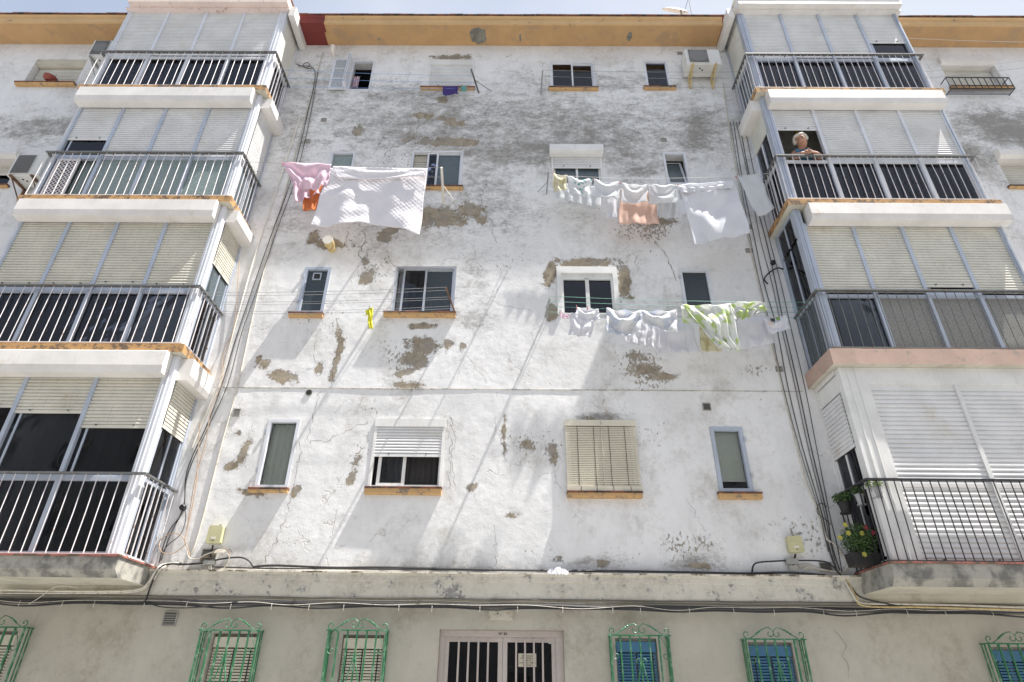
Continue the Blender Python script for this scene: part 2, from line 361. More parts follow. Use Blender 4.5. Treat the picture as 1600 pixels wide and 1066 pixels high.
def ell(lst, field, X, Z):
    """smooth bumps: px centre, px radii, angle, strength -> field on the wall grid"""
    for e in lst:
        px, py, rx, ry, ang, s = e
        cx, cz = at(px, py); k = (at(px+1, py)[0]-cx); kz = (cz-at(px, py+1)[1])
        c, sn = math.cos(R(ang)), math.sin(R(ang)); dx = (X-cx)/k; dz = -(Z-cz)/kz
        u = (dx*c+dz*sn)/rx; v = (-dx*sn+dz*c)/ry
        field[:] = np.maximum(field, s*np.exp(-(u*u+v*v)*.9))
BARE = [(705, 90, 40, 6, 0, .55), (600, 372, 15, 9, 20, .6), (685, 340, 46, 16, 4, .68), (735, 328, 26, 14, 0, .62), (752, 345, 14, 9, 30, .6), (640, 352, 30, 8, 0, .62),
 (490, 372, 9, 14, 10, .6), (515, 382, 28, 10, 0, .6), (604, 364, 20, 8, -20, .6), (572, 432, 13, 20, 0, .62), (571, 408, 5, 12, 0, .55), (655, 510, 28, 5, 0, .57), (662, 540, 26, 13, 10, .68), (648, 562, 24, 12, 0, .68),
 (632, 582, 24, 7, -20, .6), (640, 602, 28, 8, 0, .6), (702, 536, 10, 10, 0, .56), (722, 542, 10, 6, 0, .55), (527, 560, 6, 44, 6, .62), (530, 525, 6, 16, -20, .6), (500, 575, 8, 15, 20, .6),
 (412, 567, 15, 9, 10, .6), (442, 588, 24, 12, 10, .66), (405, 562, 6, 8, 0, .6), (380, 705, 9, 24, 10, .6), (362, 730, 14, 8, 0, .58), (373, 678, 8, 8, 0, .55), (388, 770, 30, 6, 8, .62), (462, 768, 7, 14, 20, .6),
 (860, 430, 12, 24, 20, .70), (918, 412, 60, 9, 0, .68), (976, 440, 12, 32, 5, .70), (862, 488, 9, 16, 0, .64), (1030, 345, 32, 7, 0, .60), (1015, 322, 10, 14, 0, .52), (1010, 578, 22, 7, 0, .57), (1035, 588, 22, 7, 0, .58), (990, 556, 14, 7, 0, .56),
 (822, 695, 14, 9, 0, .57), (863, 708, 9, 20, -10, .59), (788, 680, 4, 36, 0, .54), (735, 762, 12, 8, 0, .55), (800, 806, 12, 6, 0, .55), (548, 748, 8, 18, 20, .60), (557, 720, 5, 14, 30, .57),
 (945, 880, 16, 6, 0, .57), (1095, 884, 24, 7, 0, .56), (872, 874, 10, 6, 0, .5), (665, 182, 45, 6, 5, .55), (700, 222, 70, 8, 2, .60), (560, 205, 10, 12, 0, .55), (692, 156, 12, 8, 0, .54), (710, 190, 30, 8, 0, .5), (640, 215, 20, 10, 0, .5), (930, 655, 24, 5, 0, .5), (650, 470, 6, 5, 0, .4)]
DIRT = [(780, 195, 430, 62, 0, 1.25), (860, 235, 250, 30, 0, 1.5), (640, 150, 130, 20, 0, 1.2), (930, 130, 160, 22, 0, 1.0), (500, 150, 60, 60, 0, 1.0), (740, 330, 120, 50, 0, 1.0), (575, 215, 70, 30, 0, .6), (1090, 205, 60, 45, 0, 1.6), (960, 215, 90, 40, 0, 1.3), (1000, 262, 60, 22, 0, 1.35), (900, 224, 60, 9, 0, 1.5), (700, 222, 90, 14, 0, 1.2), (470, 215, 50, 40, 0, 1.0), (760, 280, 60, 60, 0, .9),
 (1570, 200, 90, 34, 0, 1.9), (1510, 240, 60, 50, 0, 1.3), (60, 200, 110, 24, 0, 1.35), (150, 175, 60, 20, 0, 1.), (460, 330, 40, 50, 0, .9), (740, 420, 50, 60, 0, .65), (735, 490, 50, 40, 0, .9), (760, 560, 50, 30, 0, .5), (930, 880, 60, 14, 0, 1.1), (1090, 880, 60, 24, 0, 1.1),
 (930, 652, 40, 8, 0, 1.5), (600, 330, 60, 50, 0, 1.), (900, 330, 50, 40, 0, .6), (460, 100, 30, 40, 0, .4), (1140, 300, 40, 100, 0, .6), (820, 340, 60, 60, 0, .5), (400, 885, 100, 8, 0, .8), (700, 890, 200, 7, 0, .8)]
CHIP = [(1000, 570, 50, 45, 0, .9), (905, 540, 50, 12, 0, .5), (1010, 360, 60, 40, 0, .8), (560, 640, 60, 30, 0, .5), (500, 500, 80, 60, 0, .5), (590, 400, 90, 60, 0, .55), (770, 420, 90, 80, 0, .45), (1180, 580, 40, 14, 0, .8),
 (1160, 640, 60, 60, 0, .3), (560, 700, 40, 60, 0, .6), (700, 680, 30, 60, 0, .4), (830, 700, 60, 40, 0, .6), (830, 860, 60, 20, 0, .5), (1080, 850, 60, 30, 0, .8), (960, 860, 60, 30, 0, .5), (1030, 690, 50, 60, 0, .45), (640, 250, 100, 60, 0, .5), (420, 720, 60, 60, 0, .3), (1250, 830, 80, 60, 0, .6), (640, 560, 60, 40, 0, .5), (960, 160, 200, 60, 0, .4)]
def wallgrid(name, X0, X1, Z0, Z1, hl, step, mat, cracks=None, uneven=.004, fields=True, y=0.):
    def lines(a, b, extra):
        ex = sorted(set([a, b]+[e for e in extra if a < e < b])); out = []
        for p, q_ in zip(ex, ex[1:]):
            n = max(1, int(math.ceil((q_-p)/step))); out += [p+(q_-p)*i/n for i in range(n)]
        return np.array(out+[b])
    xs = lines(X0, X1, [h[0] for h in hl]+[h[1] for h in hl]); zs = lines(Z0, Z1, [h[2] for h in hl]+[h[3] for h in hl])
    X, Z = np.meshgrid(xs, zs); nx, nz = len(xs), len(zs)
    Yv = uneven*(np.sin(X*1.7+Z*.9)*.5+np.sin(X*3.1-Z*2.3+1)*.3+np.sin(Z*4.7+X*.6)*.25)+y
    V = np.stack([X.ravel(), Yv.ravel(), Z.ravel()], 1)
    xc = (xs[:-1]+xs[1:])/2; zc = (zs[:-1]+zs[1:])/2
    keep = np.ones((nz-1, nx-1), bool)
    for h in hl: keep &= ~((xc[None, :] > h[0]) & (xc[None, :] < h[1]) & (zc[:, None] > h[2]) & (zc[:, None] < h[3]))
    jz, ix = np.nonzero(keep); i0 = jz*nx+ix
    Fc = np.stack([i0, i0+1, i0+nx+1, i0+nx], 1)
    mb = MB(); mb.v = V.tolist(); mb.f = [tuple(f) for f in Fc.tolist()]; mb.m = [0]*len(mb.f)
    nb = len(mb.v)
    for h in hl:   # reveals
        x0, x1, z0, z1 = h; e = .006
        for a, b_ in (((x0, z0), (x0, z1)), ((x0, z1), (x1, z1)), ((x1, z1), (x1, z0)), ((x1, z0), (x0, z0))):
            mb.q((a[0], y-.003, a[1]), (a[0], y+.22, a[1]), (b_[0], y+.22, b_[1]), (b_[0], y-.003, b_[1]))
    if cracks:
        for pts, w in cracks:
            P = []
            for (a, b_) in zip(pts, pts[1:]):
                pa, pb = Vector(at(*a)), Vector(at(*b_)); L = (pb-pa).length; n = max(2, int(L/.05))
                for k in range(n):
                    t = k/n; P.append(pa.lerp(pb, t)+Vector((random.gauss(0, .02), random.gauss(0, .02))))
            P.append(Vector(at(*pts[-1])))
            for i, (a, b_) in enumerate(zip(P, P[1:])):
                d = (b_-a).normalized() if (b_-a).length > 1e-4 else Vector((0, 1)); nrm = Vector((-d.y, d.x))
                w0 = w*.5*(.15+.85*abs(math.sin(i*.7+len(P)))); w1 = w*.5*(.15+.85*abs(math.sin((i+1)*.7+len(P))))
                pr = [a+nrm*w0, a-nrm*w0, b_-nrm*w1, b_+nrm*w1]
                mb.q(*[(p.x, y-.0035-uneven*1.1, p.y) for p in pr], m=1)
    o = mb.build(name, [mat, 'crack'], B, origin=((X0+X1)/2, 0, Z0))
    n = len(mb.v)
    for nm, lst in (('bare', BARE), ('dirt', DIRT), ('chip', CHIP)):
        a = o.data.attributes.new(nm, 'FLOAT', 'POINT'); f = np.zeros(n)
        if fields:
            g = np.zeros(X.size); ell(lst, g, X.ravel(), Z.ravel()); f[:nb] = g*(1.10 if nm == 'bare' else 1)
        else: f[:] = {'bare': 0, 'dirt': .1, 'chip': 0}[nm]
        a.data.foreach_set('value', f)
    return o
CR = [([(655, 185), (652, 205), (640, 222), (612, 232), (600, 245)], .010), ([(640, 215), (600, 215), (585, 238)], .008), ([(520, 200), (528, 215), (510, 228)], .007),
 ([(660, 215), (690, 218), (672, 240)], .006), ([(620, 160), (700, 165), (745, 155)], .004), ([(760, 280), (750, 320), (768, 345), (776, 380)], .006), ([(790, 250), (800, 290), (790, 300)], .004),
 ([(568, 360), (570, 378), (560, 395), (563, 405), (570, 420)], .011), ([(520, 330), (568, 355), (590, 352)], .006), ([(540, 362), (545, 375), (538, 385)], .007), ([(500, 500), (510, 470), (512, 440)], .004),
 ([(527, 500), (532, 520), (528, 545), (520, 570), (517, 600)], .010), ([(495, 530), (490, 560), (500, 570)], .005), ([(790, 655), (785, 690), (792, 720)], .008), ([(705, 650), (712, 690), (705, 720), (712, 760)], .006),
 ([(470, 690), (455, 780), (430, 850), (415, 880)], .006), ([(500, 610), (480, 690), (510, 690), (560, 665), (575, 660)], .006), ([(700, 765), (705, 700), (698, 660)], .006), ([(1025, 380), (1040, 400), (1052, 420), (1056, 440)], .010), ([(985, 345), (1000, 365), (1015, 380)], .007),
 ([(770, 690), (775, 650)], .004), ([(830, 590), (800, 570), (790, 540)], .004), ([(770, 470), (790, 480), (830, 485)], .004), ([(560, 640), (566, 615)], .004), ([(773, 820), (774, 885)], .004), ([(640, 430), (600, 405)], .004),
 ([(735, 560), (760, 600)], .004), ([(860, 500), (830, 520), (835, 540)], .004), ([(740, 380), (745, 410), (760, 425)], .004), ([(1075, 780), (1100, 830)], .003), ([(950, 130), (960, 170), (950, 200)], .004), ([(1050, 300), (1040, 330)], .006)]
LEDGE_Z = 2.90
wallgrid('wall', -13.5, 13.5, 2.72, 13.62, holes, .05, 'wall', CR)
# beyond the bays the same plaster keeps going; ground floor is painted cream
wallgrid('ground_floor_wall', -13.5, 13.5, 0, 2.66, lows, .12, 'wall_low', [([(1305, 985), (1320, 1010), (1325, 1060)], .004), ([(60, 960), (45, 990)], .003)], fields=False)
# construction joint at the second floor slab
zj = 5.50
jb = MB()
x = -4.5
while x < 4.2:
    w = random.uniform(.12, .5); jb.box(x, min(x+w-.002, 4.25), -.007-random.random()*.002, .004, zj-.004-random.random()*.008, zj+.004); x += w
jb.build('plaster_joint', 'crack' if False else 'ledge', B)
for o_ in [bpy.data.objects['plaster_joint']]:
    for nm in ('bare', 'dirt', 'chip'):
        a = o_.data.attributes.new(nm, 'FLOAT', 'POINT'); a.data.foreach_set('value', [.3]*len(o_.data.vertices))
# ledge over the ground floor: lip, cove and band, in short uneven pieces
lb = MB(); prof = [(.003, 2.60), (-.085, 2.60), (-.088, 2.79), (-.10, 2.80), (-.105, 2.86), (-.135, 2.885), (-.135, 2.905), (.003, 2.915)]
xs = [-4.62]
while xs[-1] < 4.38: xs.append(min(4.40, xs[-1]+random.uniform(.15, .4)))
i0 = len(lb.v)
for k, xx in enumerate(xs):
    j = random.uniform(-.006, .006); jz = random.uniform(-.004, .004)
    for n_, (py_, pz_) in enumerate(prof): lb.v.append((xx, py_+(j if 4 <= n_ <= 6 else j*.3 if n_ in (1, 2, 3) else 0), pz_+(jz if 4 <= n_ <= 6 else 0)))
L = len(prof)
for k in range(len(xs)-1):
    for n_ in range(L-1): lb.f.append((k*L+n_, (k+1)*L+n_, (k+1)*L+n_+1, k*L+n_+1)); lb.m.append(1 if n_ in (5, 6) else 0)
M['lip'] = simple('weathered_ledge_lip', (.74, .68, .56), .9, (.14, .11, .07), 5, (.47, .60), .4)
lo_ = lb.build('ledge', ['ledge', 'lip'], B)
for nm, v in (('bare', .18), ('dirt', .25), ('chip', .1)):
    a = lo_.data.attributes.new(nm, 'FLOAT', 'POINT'); a.data.foreach_set('value', [v]*len(lo_.data.vertices))
for sx in (-1, 1):
    bb = MB(); xa, xb = (-13.5, -4.62) if sx < 0 else (4.40, 13.5)
    bb.box(xa, xb, -.085, .003, 2.60, 2.74); ob = bb.build('ledge', 'cream', B)
# ------------------------------------------------------------------ cornice and roof
CZ = 13.60
co = MB(); 
for xa, xb in ((-13.5, -7.92), (-4.62, 4.32), (7.72, 13.5)):
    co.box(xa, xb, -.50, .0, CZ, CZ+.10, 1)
    co.prism([(-.505, CZ-.004), (-.505, CZ+.13), (-.52, CZ+.13), (-.52, CZ+.17), (-.54, CZ+.185), (-.54, CZ+.20), (-.30, CZ+.21), (-.30, CZ+.101), (-.47, CZ+.101), (-.47, CZ-.004)], 'x', xa, xb, 0)
    x = xa
    while x < xb:
        w = random.uniform(.25, .4); co.box(x+.003, min(x+w, xb), -.56-random.random()*.012, -.05, CZ+.212+random.random()*.006, CZ+.235, 2); x += w
co.box(-13.5, 13.5, 0, .25, CZ+.02, CZ+.2, 1)
co.build('cornice', ['orange_sunlit', 'soffit', 'tilered'], B)
cm = MB()
def blob(mb, cx, cy_, cz, rx, ry, plane='z', n=18, m=0):
    pts = []
    for k in range(n):
        t = 2*math.pi*k/n; r = 1+random.uniform(-.16, .16); pts.append((cx+rx*r*math.cos(t), cy_+ry*r*math.sin(t), cz) if plane == 'z' else (cx+rx*r*math.cos(t), cz, cy_+ry*r*math.sin(t)))
    mb.q(*pts, m=m)
for cx_, cy_, rx_, ry_ in ((-.83, -.24, .17, .19), (-2.95, -.15, .04, .02), (.05, -.2, .02, .09), (2.35, -.23, .05, .1)):
    cm = MB(); blob(cm, cx_, cy_, CZ-.008, rx_, ry_); cm.build('cement_patch', 'patch', B, label='grey cement patch on the orange soffit')
for xa, xb in ((-4.60, -4.02), (4.235, 4.335), (7.72, 7.83)):
    rm = MB(); rm.prism([(-.512, CZ-.008), (-.528, CZ+.14), (-.548, CZ+.15), (-.548, CZ+.205), (-.30, CZ+.215), (-.30, CZ-.008)], 'x', xa, xb)
    rm.box(xa, xb-.04, -.47, -.004, CZ-.010, CZ+.02)
    rm.build('red_painted_trim', 'red', B)
rb = MB(); rb.box(-13.5, 13.5, .25, 9, CZ+.1, CZ+.25); rb.box(-13.5, 13.5, .9, 9, 0, CZ); rb.build('roof', 'concrete', B)
# ------------------------------------------------------------------ windows
def pane_parts(f, x0, x1, z0, z1, y, mat='glass'):
    MB().box(x0, x1, y, y+.006, z0, z1).build('pane', mat, f)
def sill(key, q=None, par=None, h=.085, pr=.062, mat='orange', ext=.07, xs_=None):
    x0, x1, z0, z1 = WR[key]
    if xs_: x0, x1 = xs_
    else: x0 -= ext; x1 += ext
    s_ = MB(); n = 5
    s_.prism([(.18, z0-h+.02), (-pr+.02, z0-h), (-pr, z0-h+.02), (-pr, z0-.015), (-pr+.01, z0-.004), (.18, z0+.004)], 'x', x0, x1)
    s_.prism([(-pr-.006, z0-.028), (-pr-.012, z0-.024), (-pr-.012, z0-.004), (.0, z0+.0045), (.0, z0-.028)], 'x', x0-.005, x1+.005, 1)
    return s_.build('sill', [mat, 'tilered'], par)
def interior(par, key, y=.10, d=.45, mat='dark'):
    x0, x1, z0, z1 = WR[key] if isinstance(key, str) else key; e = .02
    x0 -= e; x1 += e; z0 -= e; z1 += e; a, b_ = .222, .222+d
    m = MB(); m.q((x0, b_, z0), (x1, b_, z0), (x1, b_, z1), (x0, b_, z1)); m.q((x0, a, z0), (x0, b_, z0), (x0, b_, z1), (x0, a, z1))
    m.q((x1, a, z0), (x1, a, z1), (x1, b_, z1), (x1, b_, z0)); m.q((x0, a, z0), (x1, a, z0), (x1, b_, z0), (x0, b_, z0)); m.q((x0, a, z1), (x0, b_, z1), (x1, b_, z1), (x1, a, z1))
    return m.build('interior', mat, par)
WO = {}
def fr(key, w=.04, y0=.0, y1=.06, mat='alu', extra=None, label=None, inset=(0, 0, 0, 0)):
    x0, x1, z0, z1 = WR[key]; x0 += inset[0]; x1 -= inset[1]; z0 += inset[2]; z1 -= inset[3]
    g = MB().frame(x0+.002, x1-.002, z0+.002, z1-.002, w, y0, y1)
    g.frame(x0+w, x1-w, z0+w, z1-w, .008, y0+.02, y1-.01)
    if extra: extra(g, x0, x1, z0, z1)
    o = g.build('window', mat, B)
    WO[key] = o
    if label: o['label'] = label
    return o, (x0+w, x1-w, z0+w, z1-w)
def sliding(key, w=.035, y0=.03, mat='alu', pane='glass_dark', top=None, split=.5, shift=0., sw=.032, label=None, curtain=None, panes=None):
    """two sliding sashes on two tracks"""
    x0, x1, z0, z1 = WR[key]; zt = top if top else z1
    def ex(g, a, b_, c, d):
        pass
    g = MB().frame(x0+.002, x1-.002, z0+.002, zt-.002, w, y0-.02, y0+.06)
    a, b_, c, d = x0+w, x1-w, z0+w, zt-w; xm = a+(b_-a)*split
    l0, l1 = a+shift, xm+sw/2; r0, r1 = xm-sw/2, b_
    g.frame(l0, l1, c, d, sw, y0+.0, y0+.022); g.frame(r0, r1, c, d, sw, y0+.028, y0+.05)
    o = g.build('window', mat, B)
    if label: o['label'] = label
    pm = panes or (pane, pane)
    pane_parts(o, l0+sw, l1-sw, c+sw, d-sw, y0+.01, pm[0]); pane_parts(o, r0+sw, r1-sw, c+sw, d-sw, y0+.038, pm[1])
    if curtain: MB().pleat(a, b_, c, d, y0+.12, 8, .014).build('curtain', curtain, o)
    interior(o, key); return o
def shutter(par, x0, x1, z0, z1, y, mat, p=.045, axis='x', out=-1, knobs=True):
    s_ = MB().slats(x0, x1, z0+.045, z1, y, p, axis, out)
    if axis == 'x':
        s_.box(x0, x1, y-.012, y+.004, z0, z0+.042)
        if knobs:
            for u in (.22, .78): s_.box(x0+(x1-x0)*u-.008, x0+(x1-x0)*u+.008, y-.035, y-.012, z0+.03, z0+.045, 1)
    else:
        lo, hi = sorted((y, y+out*.012)); s_.box(lo, hi, x0, x1, z0, z0+.042)
    return s_.build('shutter', [mat, 'rail_grey'], par)
# --- fourth floor
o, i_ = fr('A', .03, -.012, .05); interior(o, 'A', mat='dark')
x0, x1, z0, z1 = WR['A']; MB().pleat(x0+.04, x0+.17, z0+.25, z1-.35, .12, 3, .02).build('curtain', 'c_pink', o)
g = MB()          # opened leaves folded back against the wall
g.frame(x0-.37, x0-.05, z0-.01, z1, .045, -.055, -.02); 
for k in (1, 2): zz = z0+(z1-z0)*k/3; g.box(x0-.325, x0-.095, -.05, -.025, zz-.014, zz+.014)
g.frame(x0-.045, x0+.0, z0-.01, z1, .016, -.20, -.015)
lf = g.build('casement_leaf', 'alu', o); MB().box(x0-.325, x0-.095, -.040, -.034, z0+.03, z1-.045).build('pane', 'frost_white', lf)
def boxed(key, zbot, boxh=.14, slat='shut_white', gap=True, boxpr=.03, boxmat='white', dark=True):
    """window with roller-shutter box on top, side guides and a partly lowered shutter"""
    x0, x1, z0, z1 = WR[key]
    g = MB().box(x0, x1, -boxpr, .12, z1-boxh, z1); g.box(x0+.002, x0+.04, -.012, .07, z0, z1-boxh-.001); g.box(x1-.04, x1-.002, -.012, .07, z0, z1-boxh-.001)
    g.box(x0+.04, x1-.04, .0, .07, z0, z0+.03)
    o = g.build('window', boxmat, B); shutter(o, x0+.04, x1-.04, zbot, z1-boxh, .01, slat); return o
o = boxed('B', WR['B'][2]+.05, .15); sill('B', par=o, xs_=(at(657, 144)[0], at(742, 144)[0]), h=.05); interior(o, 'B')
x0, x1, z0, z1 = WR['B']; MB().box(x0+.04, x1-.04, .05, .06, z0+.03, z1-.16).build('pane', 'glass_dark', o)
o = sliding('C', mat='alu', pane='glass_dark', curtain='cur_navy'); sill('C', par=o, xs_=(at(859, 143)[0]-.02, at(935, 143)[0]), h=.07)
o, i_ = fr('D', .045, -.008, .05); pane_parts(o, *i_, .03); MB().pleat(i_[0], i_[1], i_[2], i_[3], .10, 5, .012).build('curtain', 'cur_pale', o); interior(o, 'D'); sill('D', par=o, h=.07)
# --- third floor
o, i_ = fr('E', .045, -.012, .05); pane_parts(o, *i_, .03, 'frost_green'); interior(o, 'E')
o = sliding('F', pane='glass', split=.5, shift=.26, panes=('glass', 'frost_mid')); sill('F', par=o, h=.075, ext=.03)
x0, x1, z0, z1 = WR['F']; shutter(o, x0+.035, x0+.38, z0+.38, z1-.2, .13, 'shut_cream', knobs=False); MB().box(x0+.035, x0+.42, .11, .16, z1-.2, z1-.04).build('shutter_box', 'cream', o)
x0, x1, z0, z1 = WR['G']
g = MB().prism([(-.16, z1-.12), (-.16, z1+.045), (-.13, z1+.055), (.1, z1+.055), (.1, z1-.14), (-.10, z1-.14)], 'x', x0-.03, x1+.02)
g.box(x0+.002, x0+.04, -.012, .07, z0, z1-.15); g.box(x1-.04, x1-.002, -.012, .07, z0, z1-.15); g.frame(x0+.04, x1-.04, z0, z1-.15, .035, .03, .06); g.box((x0+x1)/2-.02, (x0+x1)/2+.02, .02, .06, z0, z1-.2)
o = g.build('window', 'white', B); shutter(o, x0+.04, x1-.04, z1-.42, z1-.14, .0, 'shut_white'); pane_parts(o, x0+.07, x1-.07, z0+.03, z1-.18, .045, 'frost_mid'); interior(o, 'G')
def openleaf(g, x0, x1, z0, z1): pass
o, i_ = fr('H', .04, -.012, .05)
x0, x1, z0, z1 = WR['H']; g = MB()
lf = MB(); a = R(24)      # casement tilted inwards at the top
for xx0, xx1 in ((x0+.045, x0+.085), (x1-.085, x1-.045)):
    lf.q((xx0, .03, z0+.05), (xx1, .03, z0+.05), (xx1, .2, z1-.09), (xx0, .2, z1-.09)); lf.q((xx0, .05, z0+.05), (xx1, .05, z0+.05), (xx1, .22, z1-.09), (xx0, .22, z1-.09)); lf.q((xx1, .03, z0+.05), (xx1, .05, z0+.05), (xx1, .22, z1-.09), (xx1, .2, z1-.09)); lf.q((xx0, .03, z0+.05), (xx0, .05, z0+.05), (xx0, .22, z1-.09), (xx0, .2, z1-.09))
lf.q((x0+.045, .2, z1-.09), (x1-.045, .2, z1-.09), (x1-.045, .21, z1-.05), (x0+.045, .21, z1-.05))
lo2 = lf.build('casement_leaf', 'alu', o); MB().q((x0+.08, .04, z0+.07), (x1-.08, .04, z0+.07), (x1-.08, .205, z1-.10), (x0+.08, .205, z1-.10)).build('pane', 'frost_mid', lo2)
MB().pleat(x0+.09, x1-.12, z0+.05, z1-.12, .26, 4, .015).build('curtain', 'cur_lace', o); interior(o, 'H')
# --- second floor
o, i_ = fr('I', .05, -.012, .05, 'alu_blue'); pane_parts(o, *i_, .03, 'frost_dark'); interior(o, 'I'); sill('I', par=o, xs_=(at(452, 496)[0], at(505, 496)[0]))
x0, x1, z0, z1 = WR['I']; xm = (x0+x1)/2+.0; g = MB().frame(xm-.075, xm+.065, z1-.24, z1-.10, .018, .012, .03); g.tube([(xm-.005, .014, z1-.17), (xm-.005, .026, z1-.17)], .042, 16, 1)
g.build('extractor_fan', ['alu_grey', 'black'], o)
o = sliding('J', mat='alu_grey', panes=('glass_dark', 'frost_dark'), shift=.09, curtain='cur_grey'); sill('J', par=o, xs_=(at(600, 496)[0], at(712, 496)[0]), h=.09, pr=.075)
x0, x1, z0, z1 = WR['K']
g = MB().box(x0, x1, -.035, .1, z1-.13, z1); g.box(x0, x0+.075, -.035, .07, z0, z1-.131); g.box(x1-.075, x1, -.035, .07, z0, z1-.131)
g.box(x0+.075, x1-.075, .01, .05, z1-.20, z1-.131); g.frame(x0+.075, x1-.075, z0+.002, z1-.20, .035, .0, .06); xm = (x0+x1)/2; g.box(xm-.03, xm+.03, .0, .05, z0+.03, z1-.22)
o = g.build('window', 'white', B); pane_parts(o, x0+.11, xm-.03, z0+.035, z1-.235, .035, 'glass_dark'); pane_parts(o, xm+.03, x1-.11, z0+.035, z1-.235, .035, 'glass_dark'); interior(o, 'K')
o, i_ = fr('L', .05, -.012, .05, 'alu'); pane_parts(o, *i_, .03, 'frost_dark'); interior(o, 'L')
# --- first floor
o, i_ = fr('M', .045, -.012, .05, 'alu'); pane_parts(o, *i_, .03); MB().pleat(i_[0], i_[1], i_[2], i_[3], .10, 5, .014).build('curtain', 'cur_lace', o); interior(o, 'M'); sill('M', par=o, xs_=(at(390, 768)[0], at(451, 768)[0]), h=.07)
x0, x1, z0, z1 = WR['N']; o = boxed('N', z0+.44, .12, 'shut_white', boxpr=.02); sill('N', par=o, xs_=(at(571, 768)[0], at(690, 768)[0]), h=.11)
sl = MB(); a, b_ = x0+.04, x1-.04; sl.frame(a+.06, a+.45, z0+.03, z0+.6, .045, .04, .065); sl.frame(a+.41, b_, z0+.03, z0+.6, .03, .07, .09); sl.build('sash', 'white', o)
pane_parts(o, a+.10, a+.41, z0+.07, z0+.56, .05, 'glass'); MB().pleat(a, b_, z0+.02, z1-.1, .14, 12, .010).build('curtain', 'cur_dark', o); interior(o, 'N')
# O: roll-up lath blind hung in front of its window
x0, x1, z0, z1 = rect([(883, 657), (993, 657), (1003, 771), (885, 771)], -.04)
o, i_ = fr('O', .04, .05, .09); pane_parts(o, *i_, .07, 'glass_dark'); interior(o, 'O'); sill('O', par=o, xs_=(at(886, 776)[0], at(1002, 776)[0]), h=.09, pr=.10)
g = MB().box(x0, x1, -.06, -.0, z1-.09, z1); n = 33
for k in range(n): zz = z0+.10+(z1-.10-z0-.10)*k/n; g.prism([(-.045, zz), (-.052, zz+.004), (-.052, zz+.018), (-.046, zz+.021), (-.042, zz+.012)], 'x', x0+.006, x1-.006)
for u in (.17, .40, .61, .83): xx = x0+(x1-x0)*u; g.box(xx-.004, xx+.004, -.056, -.053, z0+.09, z1-.09, 1)
g.tube([(x0+(x1-x0)*.51, -.062, z1), (x0+(x1-x0)*.51, -.062, z0+.1)], .006, 6, 2); g.box(x0+.004, x1+.01, -.075, -.02, z0+.0, z0+.092)
for u in (.19, .40, .62, .85): xx = x0+(x1-x0)*u; g.box(xx-.004, xx+.004, -.078, -.074, z0, z0+.09, 1)
g.build('roll_up_blind', ['blind', 'crack', 'wire_white'], o)
o, i_ = fr('P', .055, -.012, .05, 'alu_blue'); pane_parts(o, *i_, .03); interior(o, 'P'); sill('P', par=o, xs_=(at(1122, 777)[0], at(1189, 777)[0]), h=.10)
g = MB(); 
for k in range(22): zz = i_[2]+.12+(i_[3]-i_[2]-.12)*k/22; g.prism([(.08, zz), (.075, zz+.03), (.08, zz+.034)], 'x', i_[0], i_[1])
g.build('blind', 'cur_lace', o)
for nm, s_ in (('M', -1), ('L', -1), ('P', 1), ('I', -1)):
    x0, x1, z0, z1 = WR[nm]; xx = x0 if s_ < 0 else x1
    for u in (.25, .8): zz = z0+(z1-z0)*u; MB().box(xx-.015, xx+.015, -.03, -.013, zz-.03, zz+.03).build('hinge', 'alu_grey', WO[nm])
# --- outer columns beyond the bays
def recess(key, slat, zb, boxpr=-.02, boxh=.2, red=False):
    x0, x1, z0, z1 = WR[key]
    g = MB().prism([(boxpr, z1-boxh+.05), (boxpr, z1-.01), (boxpr+.03, z1), (.2, z1), (.2, z1-boxh), (boxpr+.06, z1-boxh)], 'x', x0+.002, x1-.002)
    g.frame(x0+.002, x1-.002, z0, z1-boxh-.001, .03, .16, .2)
    o = g.build('window', 'cream' if boxpr > -.05 else 'box_white', B); shutter(o, x0+.03, x1-.03, zb, z1-boxh, .14, slat, knobs=False); pane_parts(o, x0+.03, x1-.03, z0+.03, z1-.2, .18, 'glass_dark'); interior(o, key); return o
o = recess('QL', 'shut_cream', WR['QL'][2]+.02, .02, .16); sill('QL', par=o, xs_=(-10.2, -9.0), h=.07, pr=.09, mat='orange')
o = recess('RL', 'shut_cream', WR['RL'][2]+.40, -.14, .14); sill('RL', par=o, h=.06)
o = recess('QR', 'shut_cream', WR['QR'][2]+.02, -.06, .2); sill('QR', par=o, xs_=(8.74, 9.98), h=.06)
o = recess('RR', 'shut_cream', WR['RR'][2]+.09, -.12, .2); sill('RR', par=o, h=.06)
# ground-floor windows
for k, v in GW.items():
    WR[k] = v; x0, x1, z0, z1 = v; blue = k in ('g3', 'g4', 'g5')
    g = MB().frame(x0+.002, x1-.002, z0, z1-.002, .03, .10, .15); g.box((x0+x1)/2-.02, (x0+x1)/2+.02, .10, .14, z0, z1-.03)
    o = g.build('window', 'door' if not blue else 'white', B); pane_parts(o, x0+.03, x1-.03, z0+.03, z1-.03, .12, 'glass_dark'); interior(o, k)
    b2 = MB().box(x0+.01, x1-.01, .03, .07, z1-.15, z1-.035); zb = z1-.62 if k == 'g1' else z1-.95 if not blue else z0; n = int((z1-.16-zb)/.032)
    zt = z1-.155
    for i in range(n): zz = zt-.032*(i+1); b2.prism([(.05, zz), (.043, zz+.004), (.043, zz+.021), (.05, zz+.024)], 'x', x0+.012, x1-.012)
    for u in (.12, .5, .88): b2.box(x0+(x1-x0)*u-.006, x0+(x1-x0)*u+.006, .037, .041, zb, z1-.15, 1)
    if zb > z0: b2.tube([(x0+.012, .04, zb-.02), (x1-.012, .04, zb-.03)], .035, 10)
    b2.build('blind', ['blind_blue' if blue else 'blind', 'black'], o)
